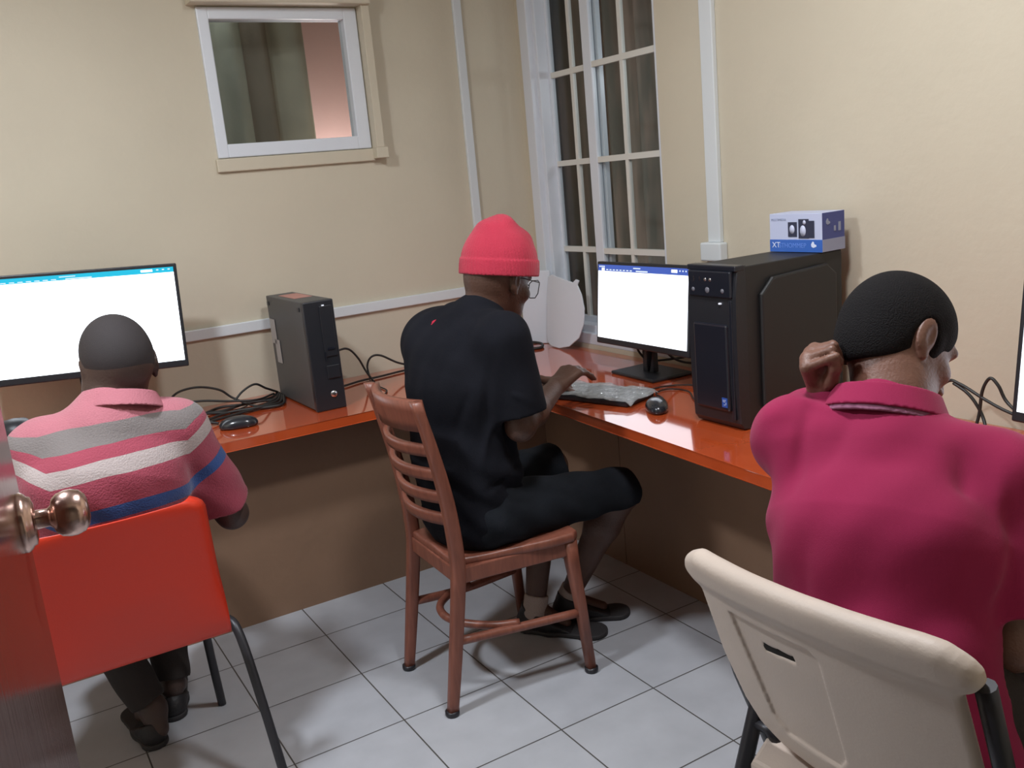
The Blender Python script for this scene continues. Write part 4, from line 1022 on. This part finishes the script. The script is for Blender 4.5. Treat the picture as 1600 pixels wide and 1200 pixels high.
# beanie
W = lambda x, y, z: HC+HB@V3(x, y, z)
BN = nrm((.155, 0, 1)); BF = nrm((1, 0, -.155)); BB = np.stack([BF, V3(0, 1, 0), BN], 1); b0 = V3(-.870, -1.188, 1.135)   # cuff centre and tilt
be = SDF(); be.add(ell(b0+BB@V3(0, 0, .035), (.108, .097, .085), BB)); be.add(ell(b0+BB@V3(-.004, 0, .078), (.076, .070, .072), BB), .05); be.add(ell(b0+BB@V3(.002, .0, .142), (.018, .040, .020), BB), .03); be.add(ell(b0+BB@V3(.058, .0, .098), (.028, .04, .024), BB), .02); be.add(ell(b0+BB@V3(-.03, .0, .125), (.03, .04, .018), BB), .03)
be.cut(half(b0+BB@V3(0, 0, .004), -BN), .003)
be.add(and_(and_(ell(b0+BB@V3(0, 0, .015), (.1135, .103, .16), BB), half(b0+BB@V3(0, 0, .042), BN)), half(b0, -BN)), .006)
be.disp(lambda P: .0007*np.sin(np.arctan2((P-b0.astype(f32))[:, 1], (P-b0.astype(f32))[:, 0])*64))
sdf_obj('beanie', be, b0-.17, b0+.2, .003, M_beanie, P2)
# spectacles
def wire(pts): mm.tube([W(*p) for p in pts], .0014, 6)
gl_ = empty('spectacles', (0, 0, 0)); gl_.parent = P2
mm = MB()
G = [(.112, .012, .012), (.110, .024, .020), (.104, .050, .020), (.098, .064, .012), (.098, .064, -.018), (.104, .050, -.030), (.110, .024, -.030), (.112, .012, -.016)]
for y in (-1, 1):
    wire([(a_, b_2*y, c_) for a_, b_2, c_ in G+G[:1]])
    wire([(.098, .064*y, .010), (.085, .076*y, .010), (.02, .080*y, .008), (-.01, .080*y, .004), (-.022, .078*y, -.014)])
wire([(.112, -.012, .006), (.116, 0, .010), (.112, .012, .006)])
bpy.data.objects.remove(gl_); sg = mm.build('spectacles', M_black, P2)
mm = MB()
for y in (-1, 1): mm.bm.faces.new([mm.bm.verts.new(W(a_, b_2*y, c_)) for a_, b_2, c_ in G])
mm.build('lens', M_lens, sg)

# ===== man on the left: striped polo =====
J = dict(pel=V3(-1.955, -1.09, .500), wst=V3(-1.955, -1.13, .64), chs=V3(-1.935, -1.135, .80), utr=V3(-1.905, -1.105, .905), nk=V3(-1.89, -1.085, .955), nk2=V3(-1.877, -1.065, 1.00),
         shR=V3(-1.755, -1.095, .875), elR=V3(-1.650, -1.04, .610), wrR=V3(-1.74, -.78, .715), shL=V3(-2.055, -1.085, .885), elL=V3(-2.155, -1.0, .655), wrL=V3(-2.03, -.76, .715),
         hpR=V3(-1.87, -1.08, .488), knR=V3(-1.80, -.72, .49), anR=V3(-1.845, -.83, .09), hpL=V3(-2.04, -1.08, .488), knL=V3(-2.05, -.74, .47), anL=V3(-1.915, -.925, .09))
HB = head_basis(radians(93), radians(24)); HC = V3(-1.855, -1.045, 1.042)
b = SDF(); lat = V3(1, 0, 0)
b.add(ecap(J['pel'], J['wst'], lat, .14, .10, .125, .09)); b.add(ecap(J['wst'], J['chs'], lat, .125, .09, .14, .10), .04); b.add(ecap(J['chs'], J['utr'], lat, .14, .10, .10, .075), .04)
b.add(rc(J['utr'], J['shR'], .055, .05), .04); b.add(rc(J['utr'], J['shL'], .055, .05), .04)
b.add(rc(J['utr'], J['nk2'], .062, .060), .03); b.add(rc(J['nk2'], HC+HB@V3(-.03, 0, -.02), .060, .060), .03)
head(b, HC, HB, .98)
for s in 'RL':
    b.add(rc(J['sh'+s], J['el'+s], .046, .038), .03); mid = J['el'+s]*.65+J['wr'+s]*.35
    b.add(rc(J['el'+s], mid, .038, .039), .02); b.add(rc(mid, J['wr'+s], .039, .026), .02)
    b.add(rc(J['hp'+s], J['kn'+s], .075, .052), .03); mid = J['kn'+s]*.7+J['an'+s]*.3
    b.add(rc(J['kn'+s], mid, .052, .050), .02); b.add(rc(mid, J['an'+s], .050, .031), .03)
b.add(rc(J['anR'], J['anR']+V3(.03, .09, -.05), .030, .022), .02); b.add(rc(J['anL'], J['anL']+V3(-.02, .09, -.05), .030, .022), .02); b.add(rc(J['anL'], J['anL']+V3(0, -.03, -.045), .03, .028), .02)
hand(b, J['wrR'], nrm((-.15, 1, -.05)), V3(0, 0, 1), V3(-1, 0, 0), [(.3, .35, .3)]*4, .08, (.6, .7, .2))
hand(b, J['wrL'], nrm((.1, 1, -.05)), V3(0, 0, 1), V3(1, 0, 0), [(.3, .35, .3)]*4, .08, (.6, .7, .2))
lo, hi = bbox(list(J.values())+[HC], .16); lo[2] = .01
P1 = sdf_obj('person', b, lo, hi, .004, M_skin1); tag(P1, 'person with a shaved head in a pink striped polo at the left monitor', 'person')
eyes(HC, HB, P1, .98)
W = lambda x, y, z: HC+HB@(V3(x, y, z)*.98)
hr = SDF(); hr.add(ell(W(-.012, 0, .030), (.0995, .0800, .0915), HB)); hr.add(ell(W(-.036, 0, .0), (.0705, .0690, .064), HB), .03)
hr.cut(half(W(-.05, 0, -.075), HB@V3(.6, 0, -1)), .006); hr.cut(half(W(.072, 0, .03), HB@V3(1, 0, -.35)), .006)
for y in (-1, 1): hr.sub(ell(W(-.006, .088*y, -.012), (.026, .026, .040), HB), .004)
sdf_obj('hair', hr, HC-.16, HC+.16, .0035, M_hair1, P1)
def polo(nt, b, N, L, tc, mp):
    g = N.new('ShaderNodeNewGeometry'); sx = N.new('ShaderNodeSeparateXYZ')
    at = N.new('ShaderNodeAttribute'); at.attribute_name = 'band'
    ns = N.new('ShaderNodeTexNoise'); ns.inputs['Scale'].default_value = 12; L.new(tc.outputs['Object'], ns.inputs['Vector'])
    ad = N.new('ShaderNodeMath'); ad.operation = 'MULTIPLY_ADD'; ad.inputs[1].default_value = .006; L.new(ns.outputs[0], ad.inputs[0]); L.new(at.outputs['Fac'], ad.inputs[2])
    r = N.new('ShaderNodeValToRGB'); r.color_ramp.interpolation = 'CONSTANT'; L.new(ad.outputs[0], r.inputs[0])
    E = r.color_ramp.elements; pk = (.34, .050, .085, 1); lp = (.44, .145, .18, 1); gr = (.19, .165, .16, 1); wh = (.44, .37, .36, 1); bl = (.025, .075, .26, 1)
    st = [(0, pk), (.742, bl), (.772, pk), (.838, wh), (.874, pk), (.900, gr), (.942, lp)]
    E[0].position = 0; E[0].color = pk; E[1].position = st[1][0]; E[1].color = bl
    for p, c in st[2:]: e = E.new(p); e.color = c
    L.new(r.outputs[0], b.inputs['Base Color'])
    t = N.new('ShaderNodeTexNoise'); t.inputs['Scale'].default_value = 260; L.new(tc.outputs['Object'], t.inputs['Vector'])
    bp = N.new('ShaderNodeBump'); bp.inputs['Strength'].default_value = .3; bp.inputs['Distance'].default_value = .01; L.new(t.outputs[0], bp.inputs['Height']); L.new(bp.outputs[0], b.inputs['Normal'])
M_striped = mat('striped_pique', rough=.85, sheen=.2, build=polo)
t = SDF()
t.add(ecap(J['pel']+V3(0, -.02, -.01), J['wst'], lat, .175, .122, .170, .118), .04)
t.add(ecap(J['wst'], J['chs'], lat, .170, .118, .175, .120), .05)
t.add(ecap(J['chs'], J['utr']+V3(0, 0, -.02), lat, .172, .118, .135, .085), .05)
t.add(rc(J['utr'], J['shR'], .068, .064), .05); t.add(rc(J['utr'], J['shL'], .068, .064), .05)
t.add(rc(J['utr'], J['nk'], .082, .072), .03)
sleeve(t, J['shR'], J['elR'], .064, .070, .86); sleeve(t, J['shL'], J['elL'], .064, .070, .86)
t.disp(lambda P: .0025*np.sin(P[:, 2]*60+P[:, 0]*25+np.sin(P[:, 0]*22)*1.5)*np.clip((.85-P[:, 2])/.15, 0, 1)+.0012*np.sin(P[:, 0]*70+P[:, 2]*30))
shR, elR, shL, elL = [J[k].astype(f32) for k in ('shR', 'elR', 'shL', 'elL')]
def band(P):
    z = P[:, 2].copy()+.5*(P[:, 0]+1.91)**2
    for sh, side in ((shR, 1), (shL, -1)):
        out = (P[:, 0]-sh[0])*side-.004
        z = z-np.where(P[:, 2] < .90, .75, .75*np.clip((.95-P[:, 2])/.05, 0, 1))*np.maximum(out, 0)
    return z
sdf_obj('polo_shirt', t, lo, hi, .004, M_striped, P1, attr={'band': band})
# collar
def collar(c, ax, r0, r1, h, mt, parent, front, th=.004, hgt=.004):
    ax = nrm(ax); c = np.array(c, float)
    def f(P):
        o = P-c.astype(f32); z = o@ax.astype(f32); q = o-z[:, None]*ax.astype(f32); r = np.sqrt((q*q).sum(1))
        rr = r0+(r1-r0)*(z/h); dz = np.abs(z-h/2)-h/2
        return np.maximum(np.abs(r-rr)*.85-th, dz*.9)
    return sdf_obj('collar', f, c-.16, c+.16, .003, mt, parent)
collar(J['nk']+V3(.022, -.010, -.010), nrm(J['nk2']-J['nk']+V3(0, 0, .02)), .092, .070, .040, mat('pink_collar', (.44, .15, .185), rough=.85, bump=.3, bscale=260), P1, 0)
t = SDF(); t.add(ecap(J['pel']+V3(.0, 0, -.012), J['pel']+V3(0, 0, .05), lat, .160, .110, .152, .112), .04)
for s in 'RL':
    h, k_, a_ = J['hp'+s], J['kn'+s], J['an'+s]; t.add(rc(h, k_, .090, .066), .03); d_ = nrm(a_-k_); t.add(and_(rc(k_, a_, .064, .048), half(a_-d_*.02, d_)), .02)
t.cut(half((0, 0, .4265), (0, 0, -1)) if False else (lambda P: np.maximum((.428-P[:, 2]), 0)*0-1), .001)
t.disp(lambda P: .002*np.sin(P[:, 2]*60+P[:, 0]*40))
sdf_obj('trousers', t, lo, hi, .0045, M_pants, P1)
shoe('shoe', V3(-1.925, -.985, 0), V3(-1.945, -.72, 0), P1, .06, .044); shoe('shoe', V3(-1.860, -.875, 0), V3(-1.82, -.61, 0), P1, .06, .044)

# ===== man on the right: raspberry polo =====
J = dict(pel=V3(-.985, -2.580, .500), wst=V3(-1.015, -2.530, .64), chs=V3(-.980, -2.505, .80), utr=V3(-.915, -2.475, .905), nk=V3(-.885, -2.440, .955), nk2=V3(-.850, -2.425, 1.00),
         shL=V3(-.978, -2.330, .922), elL=V3(-.78, -2.20, .885), wrL=V3(-.903, -2.325, .985), shR=V3(-.840, -2.610, .885), elR=V3(-.900, -2.668, .650), wrR=V3(-.60, -2.66, .73),
         hpR=V3(-.95, -2.655, .485), knR=V3(-.52, -2.66, .48), anR=V3(-.50, -2.66, .08), hpL=V3(-.95, -2.475, .485), knL=V3(-.53, -2.45, .48), anL=V3(-.50, -2.45, .08))
HB = head_basis(radians(-24), radians(40), radians(-22)); HC = V3(-.797, -2.398, 1.060)
b = SDF(); lat = nrm((.30, -.95, -.1))
lat = nrm(J['shR']-J['shL']+V3(0, 0, .04))
b.add(ecap(J['pel'], J['wst'], (0, 1, 0), .14, .10, .125, .09)); b.add(ecap(J['wst'], J['chs'], lat, .125, .09, .14, .10), .04); b.add(ecap(J['chs'], J['utr'], lat, .14, .10, .10, .075), .04)
b.add(rc(J['utr'], J['shR'], .055, .05), .04); b.add(rc(J['utr'], J['shL'], .055, .05), .04)
b.add(rc(J['utr'], J['nk2'], .060, .056), .03); b.add(rc(J['nk2'], HC+HB@V3(-.035, 0, -.015), .056, .060), .03)
head(b, HC, HB, .96)
for s in 'RL':
    b.add(rc(J['sh'+s], J['el'+s], .047, .038), .03); mid = J['el'+s]*.65+J['wr'+s]*.35
    b.add(rc(J['el'+s], mid, .038, .040), .02); b.add(rc(mid, J['wr'+s], .040, .026), .02)
    b.add(rc(J['hp'+s], J['kn'+s], .078, .052), .03); mid = J['kn'+s]*.7+J['an'+s]*.3
    b.add(rc(J['kn'+s], mid, .052, .050), .02); b.add(rc(mid, J['an'+s], .050, .031), .03); b.add(rc(J['an'+s], J['an'+s]+V3(.10, 0, -.045), .030, .022), .02)
hand(b, J['wrR'], nrm((1, .25, -.05)), V3(0, 0, 1), V3(0, 1, 0), [(.3, .35, .3)]*4, .08, (.6, .7, .2))
hand(b, J['wrL'], nrm((-.50, -.10, .86)), nrm((-.45, .85, -.1)), nrm((-.75, -.5, -.4)), [(1.25, 1.6, .9), (1.3, 1.65, .9), (1.35, 1.65, .9), (1.4, 1.6, .9)], .03, (.8, .25, .75), .95, .6, .93, .6)
lo, hi = bbox(list(J.values())+[HC], .16); lo[2] = .01
P3 = sdf_obj('person', b, lo, hi, .0030, M_skin2); tag(P3, 'person in a raspberry polo with one fist held at the back of the neck', 'person')
eyes(HC, HB, P3, .96)
W = lambda x, y, z: HC+HB@(V3(x, y, z)*.96)
hr = SDF(); hr.add(ell(W(-.012, 0, .033), (.0985, .0805, .0905), HB)); hr.add(ell(W(-.038, 0, .0), (.0725, .0700, .066), HB), .03); hr.add(ell(W(-.040, 0, -.035), (.066, .0660, .062), HB), .02)
hr.cut(half(W(-.06, 0, -.074), HB@V3(.60, 0, -1)), .006); hr.cut(half(W(.070, 0, .03), HB@V3(1, 0, -.30)), .006)
hr.add(and_(ell(W(.016, 0, .0), (.035, .078, .06), HB), half(W(.0, 0, -.030), HB@V3(0, 0, -1))), .006)
for y in (-1, 1): hr.sub(ell(W(-.010, .092*y, -.012), (.024, .026, .040), HB), .004)
sdf_obj('hair', hr, HC-.17, HC+.17, .0032, M_hair, P3)
t = SDF()
t.add(ecap(J['pel']+V3(-.01, 0, -.02), J['wst'], (0, 1, 0), .180, .122, .162, .118), .04)
t.add(ecap(J['wst'], J['chs'], nrm(lat+V3(0, -1, 0)), .162, .118, .165, .118), .05)
t.add(ecap(J['chs'], J['utr']+V3(0, 0, -.02), lat, .165, .118, .135, .088), .05)
t.add(rc(J['utr'], J['shR'], .070, .066), .05); t.add(rc(J['utr'], J['shL'], .070, .066), .05)
t.add(rc(J['utr'], J['nk'], .082, .074), .03)
sleeve(t, J['shR'], J['elR'], .066, .076, .82, .022); sleeve(t, J['shL'], J['elL'], .062, .070, .75)
for a_, b_2, r_ in (((-.93, -2.32, .98), (-.93, -2.42, .985), .008), ((-1.02, -2.33, .96), (-1.06, -2.40, .78), .014), ((-1.03, -2.36, .93), (-1.08, -2.46, .72), .012), ((-.94, -2.37, .985), (-1.04, -2.44, .84), .010), ((-.93, -2.60, .87), (-.97, -2.63, .72), .016), ((-.96, -2.61, .84), (-1.03, -2.62, .62), .014), ((-.98, -2.62, .78), (-1.08, -2.60, .58), .012), ((-1.02, -2.60, .80), (-1.09, -2.50, .66), .012)):
    t.add(rc(a_, b_2, r_, r_*.7), .03)
t.disp(folds([((-.985, -2.370, .995), (-1.085, -2.425, .86), .005, .013), ((-.975, -2.425, .985), (-.985, -2.345, .998), -.004, .012), ((-.96, -2.44, .99), (-1.105, -2.475, .80), .004, .016),
  ((-1.02, -2.40, .95), (-1.11, -2.44, .80), -.003, .014), ((-.90, -2.585, .965), (-1.005, -2.668, .77), .004, .018), ((-.94, -2.61, .92), (-1.03, -2.655, .70), .004, .014), ((-.925, -2.560, .965), (-1.03, -2.63, .78), -.004, .018),
  ((-1.01, -2.55, .92), (-1.08, -2.60, .66), .004, .016), ((-.90, -2.645, .92), (-.985, -2.69, .74), -.004, .014), ((-1.06, -2.58, .86), (-1.09, -2.60, .60), -.004, .020), ((-1.10, -2.47, .82), (-1.14, -2.49, .58), .003, .016)]))
t.disp(lambda P: .003*np.sin(P[:, 2]*45+P[:, 1]*35+np.sin(P[:, 1]*24)*1.5)*np.clip((.85-P[:, 2])/.2, 0, 1)+.0012*np.sin(P[:, 1]*70+P[:, 2]*30))
sdf_obj('polo_shirt', t, lo, hi, .004, M_polo, P3)
ca = nrm(J['nk2']-J['nk']+V3(.0, 0, .03)); collar(J['nk']+V3(-.004, .000, .004), ca, .096, .078, .040, M_polo, P3, 0, .0045)
collar(J['nk']+V3(-.004, .000, -.006), ca, .099, .094, .012, M_collarband, P3, 0, .004).name = 'collar_band'
t = SDF(); t.add(ecap(J['pel']+V3(.01, 0, -.015), J['pel']+V3(.02, 0, .05), (0, 1, 0), .160, .110, .152, .112), .04)
for s in 'RL':
    h, k_, a_ = J['hp'+s], J['kn'+s], J['an'+s]; t.add(rc(h, k_, .090, .066), .03); d_ = nrm(a_-k_); t.add(and_(rc(k_, a_, .064, .052), half(a_-d_*.01, d_)), .02)
sdf_obj('trousers', t, lo, hi, .0045, M_pants, P3)
shoe('shoe', V3(-.55, -2.66, 0), V3(-.29, -2.66, 0), P3, .07, .044); shoe('shoe', V3(-.55, -2.45, 0), V3(-.29, -2.44, 0), P3, .07, .044)

# ------------------------------------------------------------------ lights
LP = (-2.35, -1.50, CEIL)
LP2 = (-1.05, -2.15, CEIL)
for q_, lb in ((LP, 'round ceiling lamp on the side of the door'), (LP2, 'round ceiling lamp on the side of the tall window')):
    lf = empty('ceiling_light', q_, lb, 'lamp')
    m = MB(); m.lathe([(0, 0), (.16, 0), (.165, -.01), (.16, -.03), (.13, -.035)], Matrix.Translation(q_), 40); m.build('lamp_base', M_white, lf)
    m = MB(); m.lathe([(.13, -.034), (.12, -.055), (.08, -.075), (0, -.085)], Matrix.Translation(q_), 40); m.build('lamp_diffuser', M_lamp, lf)
def area(loc, size, power, col, aim, name):
    l = bpy.data.lights.new(name, 'AREA'); l.shape = 'DISK'; l.size = size; l.energy = power; l.color = col
    o = bpy.data.objects.new(name, l); COL.objects.link(o); o.location = loc
    o.rotation_euler = (Vector(aim)-Vector(loc)).to_track_quat('-Z', 'Y').to_euler(); return o
area((LP[0], LP[1], CEIL-.095), .20, 30, (.90, .96, 1.05), (LP[0], LP[1], 0), 'ceiling_lamp_light')
area((LP2[0], LP2[1], CEIL-.095), .26, 19.5, (.94, .97, 1.02), (LP2[0], LP2[1], 0), 'ceiling_lamp_light')
pl = bpy.data.lights.new('pink_wall_fill_light', 'POINT'); pl.energy = 13; pl.color = (1, .95, .93); pl.shadow_soft_size = .08  # added unseen point light, brightens the pink wall beyond the small window
po = bpy.data.objects.new('pink_wall_fill_light', pl); COL.objects.link(po); po.location = (-.62, .42, 1.38)
for nm, loc, e in (('curtain_fill_light', (-1.25, .16, 2.4), 5), ('outer_curtain_fill_light', (.40, -.80, 1.75), 3)):  # added unseen fill lights, only to brighten the curtains behind the two windows
    pl = bpy.data.lights.new(nm, 'POINT'); pl.energy = e; pl.color = (.9, .95, 1); pl.shadow_soft_size = .05
    po = bpy.data.objects.new(nm, pl); COL.objects.link(po); po.location = loc
w = bpy.data.worlds.new('world'); SC.world = w; w.use_nodes = True
w.node_tree.nodes['Background'].inputs[0].default_value = (.55, .58, .65, 1); w.node_tree.nodes['Background'].inputs[1].default_value = .05
SC.view_settings.view_transform = 'Standard'; SC.view_settings.look = 'None'; SC.view_settings.gamma = 1; SC.view_settings.exposure = 0
try: SC.view_settings.use_curve_mapping = False
except Exception: pass
